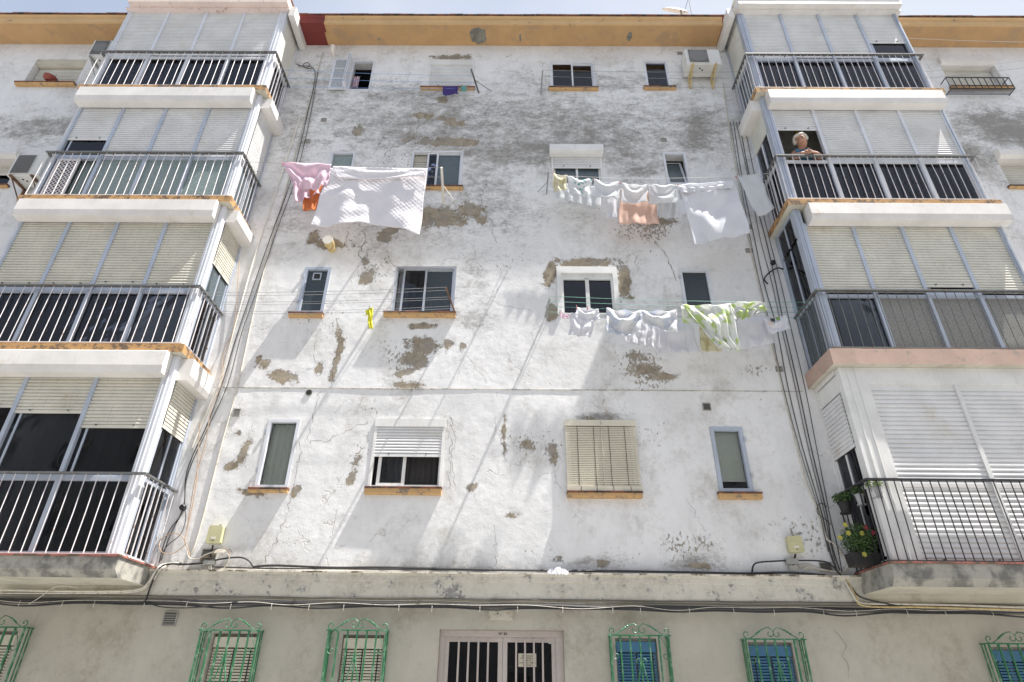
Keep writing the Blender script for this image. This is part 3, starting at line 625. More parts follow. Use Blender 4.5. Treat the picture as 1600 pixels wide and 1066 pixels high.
# ------------------------------------------------------------------ entrance door
x0, x1, z0, z1 = DOOR
g = MB().box(x0+.002, x1-.002, .06, .14, z1-.07, z1-.002); g.box(x0+.002, x0+.06, .06, .14, 0, z1-.071); g.box(x1-.09, x1-.002, .06, .14, 0, z1-.071)
dr = g.build('entrance_door', 'door', B)
xm = -.135
for a, b_ in ((x0+.06, xm-.002), (xm+.002, x1-.09)):
    lf = MB().frame(a, b_, .0, z1-.071, .055, .085, .125); lf.box(a+.055, b_-.055, .085, .125, .9, 1.0); n = 4
    leaf = lf.build('door_leaf', 'door', dr)
for a, b_ in ((x0+.06, xm-.002), (xm+.002, x1-.09)):
    bars = MB()
    for k in range(1, 5): xx = a+.055+(b_-a-.11)*k/5; bars.box(xx-.011, xx+.011, .066, .084, .02, z1-.085)
    bars.build('door_bars', 'door', dr); MB().box(a+.055, b_-.055, .108, .114, .06, z1-.12).build('pane', 'glass_dark', dr)
MB().q((x0, .6, 0), (x1, .6, 0), (x1, .6, z1), (x0, .6, z1)).build('interior', 'dark', dr)
textmesh('Nº 84', .045, (-.135, .058, z1-.052), 'ink', dr)
nx0, nx1 = at(810, 1021, .06)[0], at(838, 1021, .06)[0]; nz1, nz0 = at(824, 1021, .06)[1], at(824, 1042, .06)[1]
nt_ = MB().box(nx0, nx1, .100, .103, nz0, nz1).build('notice', 'paper'); tag(nt_, 'cream paper notice fixed behind the bars of the entrance door', 'notice')
textmesh('POR FAVOR\nNO EMPUJE LA\nPUERTA\nLLAME AL TIMBRE\nGRACIAS', .0245, ((nx0+nx1)/2, .0975, nz1-.035), 'ink', nt_, depth=.0005)
sx0, sx1 = at(857, 1000, .1)[0], at(869, 1000, .1)[0]; sz = at(862, 1002, .1)[1]
tag(MB().box(sx0, sx1, .103, .105, sz-.03, sz+.03).build('sticker', 'sticker'), 'small pale green sticker in the top corner of the door glass', 'sticker')
# plaque with arrows emblem
x0, x1, z0, z1 = rect([(764, 947), (801, 947), (801, 969), (764, 969)], -.03)
pq = MB().box(x0, x1, -.035, .005, z0, z1).build('stone_plaque', 'plaque'); tag(pq, 'square stone plaque with a carved star of crossed bars above the entrance', 'plaque')
g = MB(); cxp, czp = x0+(x1-x0)*.36, z0+(z1-z0)*.44
for a in (90, 145, 35, -145, -35, -90):
    d = Vector((math.cos(R(a)), math.sin(R(a)))); n_ = Vector((-d.y, d.x))*.006; L = .075 if a in (90, 145, 35) else .055
    p = Vector((cxp, czp)); w = [p-n_, p+n_, p+n_+d*L, p-n_+d*L]
    i = len(g.v); g.v += [(q_.x, -.042, q_.y) for q_ in w]+[(q_.x, -.034, q_.y) for q_ in w]
    for f in ((0, 1, 2, 3), (0, 4, 5, 1), (1, 5, 6, 2), (2, 6, 7, 3), (3, 7, 4, 0)): g.f.append(tuple(i+k for k in f)); g.m.append(0)
g.box(cxp-.02, cxp+.05, -.042, -.034, z1-.03, z1-.022); g.box(x1-.055, x1-.045, -.041, -.034, z0+.07, z1-.02)
g.build('emblem', 'plaque', pq)
# ------------------------------------------------------------------ vents, flues
def vent(px, py, w=.12, h=.12, dark=True, slots=True, label=None):
    X, Z = at(px, py); g = MB().frame(X-w/2, X+w/2, Z-h/2, Z+h/2, .012, -.014, .004); n = 5
    g.box(X-w/2+.012, X+w/2-.012, -.006, .004, Z-h/2+.012, Z+h/2-.012, 1)
    if slots:
        for k in range(n): zz = Z-h/2+.02+(h-.04)*k/n; g.box(X-w/2+.012, X+w/2-.012, -.011, -.007, zz, zz+.008)
    o = g.build('vent', ['vent', 'ventd'], B)
for p in ((1090, 186), (1037, 219), (480, 221), (506, 188), (1169, 355), (1170, 392), (1217, 577), (1062, 84)): vent(*p, w=.11, h=.09)
vent(370, 645, .11, .12); vent(266, 967, .17, .17); vent(327, 868, .2, .16, slots=True); vent(1104, 636, .12, .12, slots=False); vent(1290, 886, .16, .12, slots=False)
X, Z = at(519, 391); g = MB().tube([(X, .03, Z), (X, -.14, Z)], .06, 16); g.tube([(X, -.14, Z), (X, -.155, Z)], .085, 18, 0); g.tube([(X, -.155, Z), (X, -.27, Z)], .078, 18, 0); g.tube([(X, -.271, Z), (X, -.29, Z)], .084, 18, 1)
fl = g.build('flue_pipe', ['pipe_y', 'cap'], smooth=False); tag(fl, 'stubby yellowed flue pipe with white cap sticking out below the quilt', 'flue pipe')
X, Z = at(522, 88); g = MB().tube([(X, .02, Z), (X, -.12, Z), (X, -.15, Z+.03), (X, -.15, Z+.08)], .038, 12); g.tube([(X, -.15, Z+.08), (X, -.15, Z+.12)], .048, 12)
fl = g.build('flue_pipe', ['cap']); tag(fl, 'small pale bent flue pipe just under the orange soffit', 'flue pipe')
X, Z = at(483, 614); g = MB().tube([(X, .01, Z), (X, -.015, Z)], .05, 14); g.tube([(X, -.013, Z), (X, -.0165, Z)], .036, 14, 1); g.build('pipe_hole', ['patch', 'black'], B)
# ------------------------------------------------------------------ glazed balconies
GY = -.70; RY = -.795
def railing(par, xa, xb, xin, zb, zt, mat, step=.145, sidestep=.11, both=False, toprail='rail_grey', bw=.0055, sides=(True, True)):
    g = MB(); n = round((xb-xa)/step)
    for k in range(n+1):
        xx = xa+(xb-xa)*k/n+random.uniform(-.004, .004)*(0 < k < n); tl = random.gauss(0, .005)*(0 < k < n); tm = random.gauss(0, .004); g.tube([(xx, RY, zb+.03), (xx+tl*.5+tm, RY+random.gauss(0, .003), (zb+zt)/2), (xx+tl, RY, zt-.012)], bw*1.25, 4)
    g.box(xa, xb, RY-.014, RY+.014, zb+.028, zb+.042); g.box(xa-.02, xb+.02, RY-.026, RY+.026, zt-.012, zt+.012, 1)
    for xx, ok in ((xa, sides[0]), (xb, sides[1])):
        if not ok: continue
        ns = round((-RY-.06)/sidestep)
        for k in range(1, ns+1): yy = RY+(-.03-RY)*k/ns; g.box(xx-bw, xx+bw, yy-bw, yy+bw, zb+.03, zt-.012)
        g.box(xx-.014, xx+.014, RY+.015, 0, zb+.028, zb+.042); g.box(xx-.026, xx+.026, RY+.027, -.002, zt-.012, zt+.012, 1)
    return g.build('railing', [mat, toprail], par)
def slab(xa, xb, zt, th, edge, under, topcap=None, y=-.835, under_t=None, chamf=0):
    g = MB(); xs = [xa]
    while xs[-1] < xb-.02: xs.append(min(xb, xs[-1]+random.uniform(.12, .3)))
    i = 0; rj = [random.uniform(-.004, .004) for _ in xs]; L = 4
    for k, xx in enumerate(xs):
        j = rj[k]; g.v += [(xx, 0, zt-th), (xx, y+chamf+j, zt-th), (xx, y+j, zt-th+(chamf*.8 if chamf else 0)), (xx, y+j*1.3, zt), (xx, 0, zt)]
    n = 5
    for k in range(len(xs)-1):
        for a in range(n): g.f.append((k*n+a, (k+1)*n+a, (k+1)*n+(a+1) % n, k*n+(a+1) % n)); g.m.append(1 if a == 0 else 0)
    g.f.append(tuple(range(n))); g.m.append(0); g.f.append(tuple((len(xs)-1)*n+a for a in range(n))[::-1]); g.m.append(0)
    if topcap:
        g.box(xa-.015, xb+.015, y-.02, -.001, zt+.001, zt+.022, 2)
    o = g.build('balcony', [edge, under, topcap or edge], B); return o
def bay(side, zt, ztop, P):
    """side -1 left column / +1 right column; zt top of its floor slab, ztop underside of the slab above"""
    if side < 0: xa, xb = -7.95, -4.70
    else: xa, xb = 4.44, 7.66
    if 'x' in P: xa, xb = P['x']
    sl = slab(xa-.10, xb+.10, zt, P.get('th', .13), P['edge'], P['under'], P.get('cap'), chamf=P.get('chamf', 0))
    inner = xb if side < 0 else xa; outer = xa if side < 0 else xb
    zr = zt+1.0; fm = P.get('frame', 'alu'); fmb = P.get('frame2', fm)
    posts = P['posts']; n = len(posts)-1; boxh = P.get('boxh', .30); zs = ztop-boxh
    # aluminium frame: posts, rail-height transom, bottom, head
    g = MB(); pw = P.get('pw', .028)
    for k, xx in enumerate(posts):
        w = pw if 0 < k < n else pw
        g.box(xx-w, xx+w, GY-.028, GY+.04, zt+.022, ztop-.002 if not P.get('box', True) else zs+.05)
    for a, b_ in zip(posts, posts[1:]):
        g.box(a+pw, b_-pw, GY-.01, GY+.035, zt+.022, zt+.075); g.box(a+pw, b_-pw, GY-.012, GY+.035, zr-.07, zr-.015)
        g.box(a+pw, b_-pw, GY-.008, GY+.035, zs-.002, zs+.05); xm = (a+b_)/2
        if P.get('sash', False): g.box(xm-.022, xm+.022, GY-.004, GY+.03, zt+.076, zr-.071)
    # corner posts, fluted
    for xx, s_ in ((inner, side*-1), (outer, side)):
        cw = P.get('cw', .10) if xx == inner else .05; d = -s_
        x_in, x_out = xx-s_*cw, xx
        lo, hi = sorted((x_in, x_out)); g.box(lo, hi, GY-.034, GY+.07, zt+.022, ztop-.004, 1)
        for u in (.3, .62): xm = lo+(hi-lo)*u; g.box(xm-.006, xm+.006, GY-.046, GY-.034, zt+.022, ztop-.006, 1)
        g.box(xx-.02, xx+.02, GY+.071, -.001, ztop-.06, ztop-.004); g.box(xx-.02, xx+.02, GY+.071, -.001, zt+.022, zt+.075)
        g.box(xx-.018, xx+.018, -.05, -.001, zt+.076, ztop-.061); g.box(xx-.018, xx+.018, GY+.071, -.051, zr-.055, zr-.015)
    fo = g.build('balcony_frame', [fm, fmb], sl)
    # glazing, curtains, shutters
    for k, (a, b_) in enumerate(zip(posts, posts[1:])):
        pz = P['glass'][k] if isinstance(P['glass'], (list, tuple)) else P['glass']
        zb = P['zb'][k]
        if pz: MB().box(a+pw, b_-pw, GY+.012, GY+.017, zt+.076, zr-.071).build('pane', pz, sl)
        lat = P.get('lattice') == k
        if lat:
            l = MB(); a2, b2, c2, d2 = a+.06, a+.06+(b_-a)*.50, zt+.09, zr-.08; l.frame(a2, b2, c2, d2, .03, GY-.025, GY-.008)
            s_ = .072; nn = int((b2-a2+d2-c2)/s_)+1
            for sg in (1, -1):
                for q_ in range(-nn, nn):
                    pts = []
                    for t in np.linspace(0, 1, 2): pass
                    # clip a 45 degree lath to the rectangle
                    x_s = a2+q_*s_; lo = max(0, (a2-x_s)); hi = min(d2-c2, b2-x_s)
                    if hi-lo < .02: continue
                    p0 = (x_s+lo, c2+lo) if sg > 0 else (x_s+lo, d2-lo); p1 = (x_s+hi, c2+hi) if sg > 0 else (x_s+hi, d2-hi)
                    w = .013; yy = GY-.022 if sg > 0 else GY-.016
                    l.q((p0[0]-w, yy, p0[1]), (p0[0]+w, yy, p0[1]), (p1[0]+w, yy, p1[1]), (p1[0]-w, yy, p1[1]))
            l.build('lattice', 'rail_white', sl)
            MB().box(a+pw, a+pw+.42, GY-.004, GY-.001, zt+.08, zr-.08).build('backing', 'dark', sl)
        if zb < zs-.05:
            shutter(sl, a+pw-.004, b_-pw+.004, zb, zs+.02, GY+.004, P['slat'], P.get('pitch', .05))
        if zb > zr+.03 and not (P.get('open') == k):
            MB().box(a+pw, b_-pw, GY+.022, GY+.027, zr, zb+.02).build('pane', P.get('upglass', 'glass_dark'), sl)
            ws = MB().box(a+pw, b_-pw, GY+.01, GY+.035, zr-.014, zr+.05); ws.box(a+pw+(b_-a)*.06, a+pw+(b_-a)*.06+.03, GY+.015, GY+.04, zr+.05, zb+.02)
            ws.build('sash', fm, sl)
        cur = P['cur'][k] if isinstance(P['cur'], (list, tuple)) else P['cur']
        if cur:
            ctop = zr-.02 if P.get('open') == k else (zb+.1 if zb > zr+.03 else zr+.02)
            MB().pleat(a+.01, b_-.01, zt+.05, ctop, GY+.10, 9, .016).build('curtain', cur, sl)
    # shutter boxes in front and at the inner side
    if P.get('box', True):
        bx = MB(); x0, x1 = posts[0]-.04, posts[-1]+.02
        if 'bx' in P: x0, x1 = P['bx']
        bx.prism([(GY+.04, ztop-.005), (-.89, ztop-.005), (-.905, ztop-.02), (-.91, ztop-boxh*.70), (-.885, ztop-boxh), (GY-.03, ztop-boxh-.01), (GY-.03, ztop-boxh+.05), (GY+.04, ztop-boxh+.05)], 'x', x0, x1)
        bx.box(x0-.004, x0, -.90, GY, ztop-boxh, ztop-.02); bx.box(x1, x1+.004, -.90, GY, ztop-boxh, ztop-.02)
        bx.build('shutter_box', P.get('boxm', 'box_white'), sl)
    elif P.get('head'):
        MB().box(posts[0], posts[-1], GY-.03, GY+.03, zs+.05, ztop-.003).build('header', 'white', sl)
    if P.get('sidebox', True):
        s_ = -side; bx = MB(); sb = P.get('sboxh', .26)
        poly = [(inner-s_*.03, ztop-.005), (inner+s_*.17, ztop-.005), (inner+s_*.18, ztop-.02), (inner+s_*.18, ztop-sb*.75), (inner+s_*.155, ztop-sb), (inner-s_*.03, ztop-sb)]
        bx.prism(poly, 'y', GY+.05, -.004); bx.build('shutter_box', P.get('sboxm', 'box_white'), sl)
    # inner side wall of the enclosure: from the top down
    s_ = -side; y0, y1 = GY+.075, -.052; ztopside = ztop-.06
    for kind, za, zb in P['side']:
        if kind == 'panel': MB().box(min(inner, inner-s_*.03), max(inner, inner-s_*.03), y0, y1, za, zb).build('side_panel', P.get('panelm', 'shut_cream'), sl)
        if kind == 'slat': shutter(sl, y0, y1, za, zb, inner, P['slat'], P.get('pitch', .05), 'y', s_, False)
        if kind in ('glass', 'frost', 'dark'):
            mt = {'glass': 'glass', 'frost': 'frost_mid', 'dark': 'glass_dark'}[kind]
            MB().box(min(inner-s_*.01, inner-s_*.015), max(inner-s_*.01, inner-s_*.015), y0, y1, za, zb).build('pane', mt, sl)
            ym = (y0+y1)/2; g = MB().box(min(inner, inner-s_*.03), max(inner, inner-s_*.03), ym-.018, ym+.018, za, zb)
            g.box(min(inner, inner-s_*.03), max(inner, inner-s_*.03), y0, y0+.03, za, zb); g.box(min(inner, inner-s_*.03), max(inner, inner-s_*.03), y1-.03, y1, za, zb); g.build('sash', fm, sl)
            MB().pleat(y0, y1, za, zb, inner-s_*.10, 5, .014, 'y').build('curtain', P.get('scur', 'cur_dark'), sl)
    # outer side closed by a plain panel, ceiling by the slab above
    MB().box(min(outer, outer+s_*.03), max(outer, outer+s_*.03), y0, y1, zt+.08, ztop-.06).build('side_panel', 'alu', sl)
    railing(sl, *(P['rail'] if 'rail' in P else (xa-.0, xb+.0)), None, zt, zr, P['railm'], P.get('step', .145), P.get('sstep', .11), toprail=P.get('top', 'rail_grey'), bw=P.get('bw', .0055))
    return sl
def eq(a, b_, n): return [a+(b_-a)*k/n for k in range(n+1)]
Lp = eq(-7.90, -4.80, 4); Rp = eq(4.55, 7.62, 4)
ZS = [2.93, 5.77, 8.52, 11.22]        # slab tops
UN = [5.64, 8.39, 11.09, 13.62]       # underside above each
# top roofs of the bays
for xa, xb, m_ in ((-7.98, -4.64, 'box_pink'), (4.36, 7.74, 'box_white')):
    g = MB().box(xa, xb, -.80, .0, 13.60, 13.66); g.prism([(-.70, 13.661), (-.90, 13.661), (-.91, 13.67), (-.91, 13.86), (-.88, 13.89), (-.70, 13.89)], 'x', xa+.08, xb-.02)
    g.box(xa, xb, -.70, .3, 13.661, 13.86); g.box(xa+.04, xb, -.925, -.2, 13.892, 13.915, 1); g.build('bay_roof', [m_, 'redcap' if m_ == 'box_pink' else 'box_white'], B)
    inner = xb if xa < 0 else xa; s_ = 1 if xa < 0 else -1
    MB().box(min(inner, inner+s_*.12), max(inner, inner+s_*.12), -.78, -.01, 13.42, 13.70).build('bay_roof_side', 'box_white', B)
bay(-1, ZS[3], UN[3], dict(edge='slab_rust', under='cream', posts=Lp, zb=[12.27, 12.25, 12.25, 12.25], glass='glass', cur='cur_navy', slat='shut_white', railm='rail_white', box=False, sidebox=False, boxh=.02, cw=.16, frame='alu', pitch=.045,
    panelm='shut_cream', side=[('panel', 12.2, 13.56), ('dark', 11.30, 12.2)], scur='cur_navy', rail=(-8.0, -4.64)))
bay(-1, ZS[2], UN[2], dict(edge='slab_rust', under='cream', posts=Lp, zb=[at(130, 219, GY)[1], 9.53, 9.53, 9.53], glass=[None, 'frost_green', 'frost_green', 'frost_green'], lattice=0, cur=['cur_pale', 'cur_pale', 'cur_pale', 'cur_pale'], slat='shut_white', railm='rail_white',
    side=[('slat', 9.5, 10.9), ('frost', 8.6, 9.5)], boxh=.36, cw=.11, frame='alu_blue', frame2='alu', rail=(-8.0, -4.66)))
bay(-1, ZS[1], UN[1], dict(edge='slab_rust', under='cream', posts=Lp, zb=[6.83, 6.83, 6.86, 6.83], glass='glass_dark', cur=['cur_olive', 'cur_olive', 'cur_olive', 'cur_dark'], slat='shut_beige', railm='rail_white', side=[('slat', 7.32, 8.2), ('frost', 6.75, 7.30), ('dark', 5.85, 6.74)],
    boxh=.34, cw=.13, frame='alu_blue', frame2='alu', th=.13, rail=(-8.0, -4.68)))
bay(-1, ZS[0], UN[0], dict(edge='concrete', under='cream', cap='redcap', posts=[-7.66, -6.70, -5.74, -4.80], zb=[at(20, 637, GY)[1], at(85, 646, GY)[1], at(180, 669, GY)[1]], glass='glass_dark', cur=['cur_navy', 'cur_navy', 'cur_dark'], upglass='glass_dark', slat='shut_beige', railm='rail_white',
    side=[('slat', at(275, 655, -.3)[1]-.25, 5.45), ('dark', 4.0, at(275, 655, -.3)[1]-.26), ('dark', 3.0, 3.95)], boxh=.34, cw=.14, frame='alu_blue', frame2='alu', th=.22, chamf=.10, rail=(-8.0, -4.62), sboxh=.34))
bay(1, ZS[3], UN[3], dict(edge='slab_rust', under='cream', posts=Rp, zb=[12.22, 12.25, 12.25, at(1390, 68, GY)[1]], glass='glass', cur=['cur_navy', 'cur_print', 'cur_navy', 'cur_grey'], slat='shut_white', railm='rail_white', box=False, sidebox=False, boxh=.02, cw=.12, frame='alu_blue', pitch=.045,
    panelm='shut_cream', side=[('panel', 12.2, 13.56), ('frost', 11.30, 12.2)], scur='cur_grey', rail=(4.36, 7.72), step=.13))
bay(1, ZS[2], UN[2], dict(edge='slab_rust', under='cream', posts=Rp, zb=[at(1245, 204, GY)[1], 9.56, 9.56, 9.56], open=0, glass='glass', cur=['cur_grey', 'cur_navy', 'cur_navy', 'cur_navy'], slat='shut_white', railm='rail_white', panelm='shut_cream',
    side=[('panel', 10.3, 10.9), ('glass', 9.5, 10.28), ('dark', 8.6, 9.5)], scur='cur_yellow', boxh=.34, cw=.12, frame='alu', frame2='alu_blue', rail=(4.39, 7.72), step=.13))
bay(1, ZS[1], UN[1], dict(edge='pinkslab', under='cream', posts=Rp, zb=[6.80, 6.80, 6.90, 6.80], glass=['glass_dark', 'frost_haze', 'frost_haze', 'frost_haze'], cur=['cur_dark', 'cur_grey', 'cur_print', 'cur_print'], slat='shut_cream', railm='rail_grey',
    side=[('dark', 7.9, 8.33), ('dark', 6.75, 7.84), ('frost', 5.85, 6.7)], sidebox=False, boxh=.34, cw=.11, frame='alu_blue', th=.24, rail=(4.42, 7.72), step=.145, bx=(4.62, 7.74)))
bay(1, ZS[0], UN[0]-.11, dict(edge='concrete', under='cream', cap='redcap', posts=[4.78, 5.98, 7.30], zb=[2.96, 2.96], glass=[None, None], cur=[None, None], slat='shut_white', railm='rail_black', top='rail_black', pitch=.062, sash=False,
    side=[('panel', 5.2, 5.45), ('slat', 4.42, 5.18), ('dark', 3.05, 4.40)], panelm='white', box=False, head=True, sidebox=False, boxh=.30, cw=.34, frame='white', th=.24, chamf=.10, rail=(4.36, 7.9), step=.112, sstep=.105, bw=.0065, pw=.028))
# gathered old slab underside on first-floor balconies
# ------------------------------------------------------------------ window grilles
def spiral(cx, cz, r, a0, turns, y, n=20, dirn=1):
    return [(cx+r*(1-.75*k/n)*math.cos(a0+dirn*turns*2*math.pi*k/n), y, cz+r*(1-.75*k/n)*math.sin(a0+dirn*turns*2*math.pi*k/n)) for k in range(n+1)]
def grille():
    """built around x=0, wall y=0, top at z=0"""
    root = empty('window_grille', (0, 0, 0), '', 'window grille')
    W, Y, H = .345, -.15, 1.35; r = .009
    g = MB()
    g.box(-W, W, Y-.012, Y+.012, -.008, .008); g.box(-W-.03, -W, Y-.012, Y+.012, -.008, .008); g.box(W, W+.03, Y-.012, Y+.012, -.008, .008)
    for zz in (0, -H):
        for x in (-W, W): g.box(x-.010, x+.010, Y+.0125, .0, zz-.007, zz+.007)
    g.box(-W, W, Y-.01, Y+.01, -H-.007, -H+.007); g.build('grille_frame', 'green', root)
    for x in [-W]+[-W+.0+2*W*k/6 for k in range(1, 6)]+[W]:
        MB().box(x-r, x+r, Y-r, Y+r, -H+.008, -.0085).build('bar', 'green', root)
    for x in (-W, W):
        for yy in (-.075, -.02): MB().box(x-.006, x+.006, yy-.006, yy+.006, -H, -.008).build('bar', 'green', root)
    for s_ in (-1, 1):      # crest: twisted bar rising to the middle, curls at both ends
        g = MB(); P = []; n = 26
        for k in range(n+1):
            u = k/n; P.append((s_*(W-.06-(W-.10)*u), Y, .012+.115*math.sin(u*math.pi*.5)**1.3))
        tw = [.0055+.007*abs(math.sin(k*.9))*(6 < k < 17) for k in range(n+1)]
        g.tube(P, tw, 5); g.tube(spiral(s_*.045, .062, .055, R(90), .95, Y, 22, s_), .005, 5)
        g.tube(spiral(s_*(W-.025), .05, .045, R(-100), .9, Y, 20, s_), .006, 5); g.build('scroll', 'green', root)
    for s_ in (-1, 1):      # side curls and the middle ornament
        g = MB(); g.tube([(s_*(W-.10), Y-.004, -.01), (s_*(W-.02), Y-.004, -.16), (s_*(W-.02), Y-.004, -.20)], .004, 5)
        g.tube(spiral(s_*(W-.055), -.215, .045, 0 if s_ > 0 else math.pi, .9, Y-.004, 20, -s_), .004, 5); g.build('scroll', 'green', root)
        g = MB(); P = [(s_*(.012+.10*(k/14)**1.2), Y-.008, -.28-.40*k/14) for k in range(15)]
        g.tube(P, [.004+.006*abs(math.sin(k*1.1)) for k in range(15)], 5); g.tube(spiral(s_*.03, -.27, .034, R(-60) if s_ > 0 else R(240), .8, Y-.008, 18, s_), .004, 5)
        g.tube(spiral(s_*.035, -.60, .04, R(-60) if s_ > 0 else R(240), .8, Y-.008, 18, s_), .004, 5); g.build('scroll', 'green', root)
    return root
def copytree(o, parent=None):
    c = o.copy(); COL.objects.link(c); WL[c.name] = WL[o.name].copy()
    if parent: c.parent = parent
    for ch in [x for x in o.children]: copytree(ch, c)
    return c
g0 = grille(); proto_kids = True
gl = [('g1', 'green scrollwork grille over the half lowered beige blind with a dark gap below'), ('g2', 'green scrollwork grille over the beige blind just left of the entrance door'),
      ('g3', 'green scrollwork grille over the blue blind just right of the entrance door'), ('g4', 'green scrollwork grille over the blue blind between two other blue ones'),
      ('g5', 'green scrollwork grille cut by the right edge of the photo, blue blind behind'), ('g0', 'green scrollwork grille cut by the left edge of the photo, left of the square vent')]
grs = [g0]+[copytree(g0) for _ in gl[1:]]
gz = {'g1': at(360, 985, -.15), 'g2': at(559, 985, -.15), 'g3': at(999, 993, -.15), 'g4': at(1210, 999, -.15), 'g5': at(1590, 1006, -.15), 'g0': at(-5, 980, -.15)}
for o, (k, lab) in zip(grs, gl):
    o.location = (gz[k][0], 0, gz[k][1]); WL[o.name] = Vector(o.location); o['label'] = lab; o['group'] = 'green wrought iron window grilles'
# small black planter railing on the far right sill
x0, x1 = at(1481, 128, -.165)[0], at(1580, 128, -.165)[0]; zz0 = at(1485, 138, -.165)[1]; zz1 = at(1481, 121, -.165)[1]; g = MB()
for z_ in (zz0, zz1): g.box(x0, x1, -.17, -.155, z_-.008, z_+.008); g.box(x0, x0+.012, -.155, 0, z_-.008, z_+.008); g.box(x1-.012, x1, -.155, 0, z_-.008, z_+.008)
for k in range(11): xx = x0+(x1-x0)*k/10; g.box(xx-.006, xx+.006, -.168, -.158, zz0, zz1)
for k in range(5): g.box(x0, x1, -.15+.03*k, -.140+.03*k, zz0-.004, zz0+.004)
tag(g.build('planter_railing', 'rail_black'), 'small black iron planter railing in front of the top right window', 'planter railing')
# ------------------------------------------------------------------ air conditioners
def ac(x0, x1, y0, y1, z0, z1, label, fan='round', brk='ac'):
    root = empty('air_conditioner', ((x0+x1)/2, (y0+y1)/2, z0), label, 'air conditioner', 'air conditioning units on the facade')
    g = MB(); e = .012
    g.prism([(y0+e, z0), (y0, z0+e), (y0, z1-e), (y0+e, z1), (y1, z1), (y1, z0)], 'x', x0, x1); w = x1-x0; h = z1-z0
    g.box(x0+w*.06, x0+w*.66, y0-.012, y0-.002, z0+h*.06, z1-h*.06, 0); g.build('casing', 'ac', root)
    g = MB(); a, b_, c, d = x0+w*.08, x0+w*.64, z0+h*.09, z1-h*.09
    g.box(a, b_, y0-.017, y0-.0125, c, d)
    for k in range(12): xx = a+(b_-a)*(k+.5)/12; g.box(xx-.006, xx+.006, y0-.024, y0-.0175, c, d)
    cx, cz = (a+b_)/2, (c+d)/2
    if fan == 'round': g.tube([(cx, y0-.026, cz), (cx, y0-.0245, cz)], min(b_-a, d-c)*.47, 20)
    g.build('fan_grille', 'acgrill', root)
    g = MB()
    for u in (.16, .82):
        xx = x0+w*u; g.box(xx-.018, xx+.018, y0-.03, -.005, z0-.035, z0-.002); g.box(xx-.018, xx+.018, -.03, -.003, z0-.30, z0-.036)
        g.prism([(xx-.012, 0), (xx+.012, 0), (xx+.012, .02), (xx-.012, .02)], 'z', 0, .001) if False else None
        g.tube([(xx, y0+.03, z0-.04), (xx, -.02, z0-.29)], .012, 6)
    for xx, yy in ((x0+w*.4, y0+.1), (x0+w*.48, y0+.14)): g.tube([(xx, yy, z0-.006), (xx, yy, z0+.001)], .018, 10, 1)
    g.build('bracket', [brk, 'black'], root)
    return root
a = at(1074, 100, -.36); b_ = at(1128, 100, -.36); ac(a[0], b_[0], -.36, -.06, a[1], a[1]+.47, 'white air conditioner high on the wall beside the right glazed balcony, yellowed brackets', brk='pipe_y')
a = at(135, 88, -.36); b_ = at(172, 88, -.36); ac(a[0], b_[0]+.06, -.36, -.06, a[1], a[1]+.52, 'white air conditioner beside the top left glazed balcony', brk='galv')
a = at(10, 274, -.36); b_ = at(60, 274, -.36); ac(a[0], b_[0], -.36, -.06, a[1], a[1]+.52, 'white air conditioner with rusty dark bracket beside the third floor lattice panel at left', fan='sq', brk='rust')
# ------------------------------------------------------------------ satellite dish on the roof
p = at(1060, 14, -.1); root = empty('satellite_dish', (p[0], -.1, CZ+.2), 'white satellite dish lying low on the roof edge above the air conditioner', 'satellite dish')
g = MB(); n = 24; rings = []; p = at(1056, 13, -.3); cc = Vector((p[0], -.3, p[1])); e1 = Vector((.96, 0, -.27)); e2 = Vector((.1, .62, .77)).normalized(); en = e1.cross(e2); cx, cz = cc.x, cc.z
for j in range(5):
    rr = .29*j/4; dep = .05*(j/4)**2
    rings.append([cc+e1*(rr*math.cos(2*math.pi*k/n))+e2*(rr*math.sin(2*math.pi*k/n))-en*dep for k in range(n)])
for rA, rB in zip(rings, rings[1:]):
    for k in range(n): g.q(rA[k], rA[(k+1) % n], rB[(k+1) % n], rB[k])
g.build('dish', 'dish', root, solid=.008)
tp = at(1076, -4, -.35); tp = Vector((tp[0], -.35, tp[1])); b1 = at(1069, 20, -.3); b2_ = at(1080, 21, -.25); g = MB().tube([(b1[0], -.3, b1[1]), tp], .008, 6); g.tube([tp, (b2_[0], -.25, b2_[1]-.1)], .008, 6); g.tube([(cx+.1, -.28, CZ+.15), cc+e1*.1], .02, 8); g.build('arm', 'galv', root)
# ------------------------------------------------------------------ clotheslines and poles
def pole(wpx, tip, label, mat, brace=None, w=.014, Yt=-.75):
    X, Z = at(*wpx); X2, Z2 = at(*tip, Yt)
    g = MB().tube([(X, .0, Z), (X2, Yt, Z2)], w, 6); 
    for k in range(4): u = .25+.24*k; g.tube([(X+(X2-X)*u, Yt*u, Z+(Z2-Z)*u), (X+(X2-X)*u, Yt*u, Z+(Z2-Z)*u+.035)], .004, 5)
    if brace: bx_, bz_ = at(*brace); g.tube([(bx_, .0, bz_), (X+(X2-X)*.55, Yt*.55, Z+(Z2-Z)*.55)], .007, 5)
    return tag(g.build('clothes_pole', mat), label, 'clothes pole', 'wall poles that carry the washing lines')
pole((712, 492), (697, 450), 'rusty pole sticking out beside the second floor window left of centre', 'rust')
pole((693, 318), (690, 262), 'white wooden pole with a brace beside the white quilt', 'cap', (715, 322), .022)
pole((748, 145), (736, 108), 'dark green pole with a thin brace beside the purple cloth', 'rail_grey', (768, 143), .018, -.5)
pole((845, 148), (848, 110), 'short grey pole left of the dark fourth floor window', 'galv', None, .014, -.5)
pole((854, 303), (857, 268), 'grey metal line bracket left of the third floor shutter window', 'galv', (840, 300), .013, -.55)
pole((852, 495), (859, 466), 'dark metal line bracket left of the wide white second floor window', 'galv', (856, 500), .018, -.55)
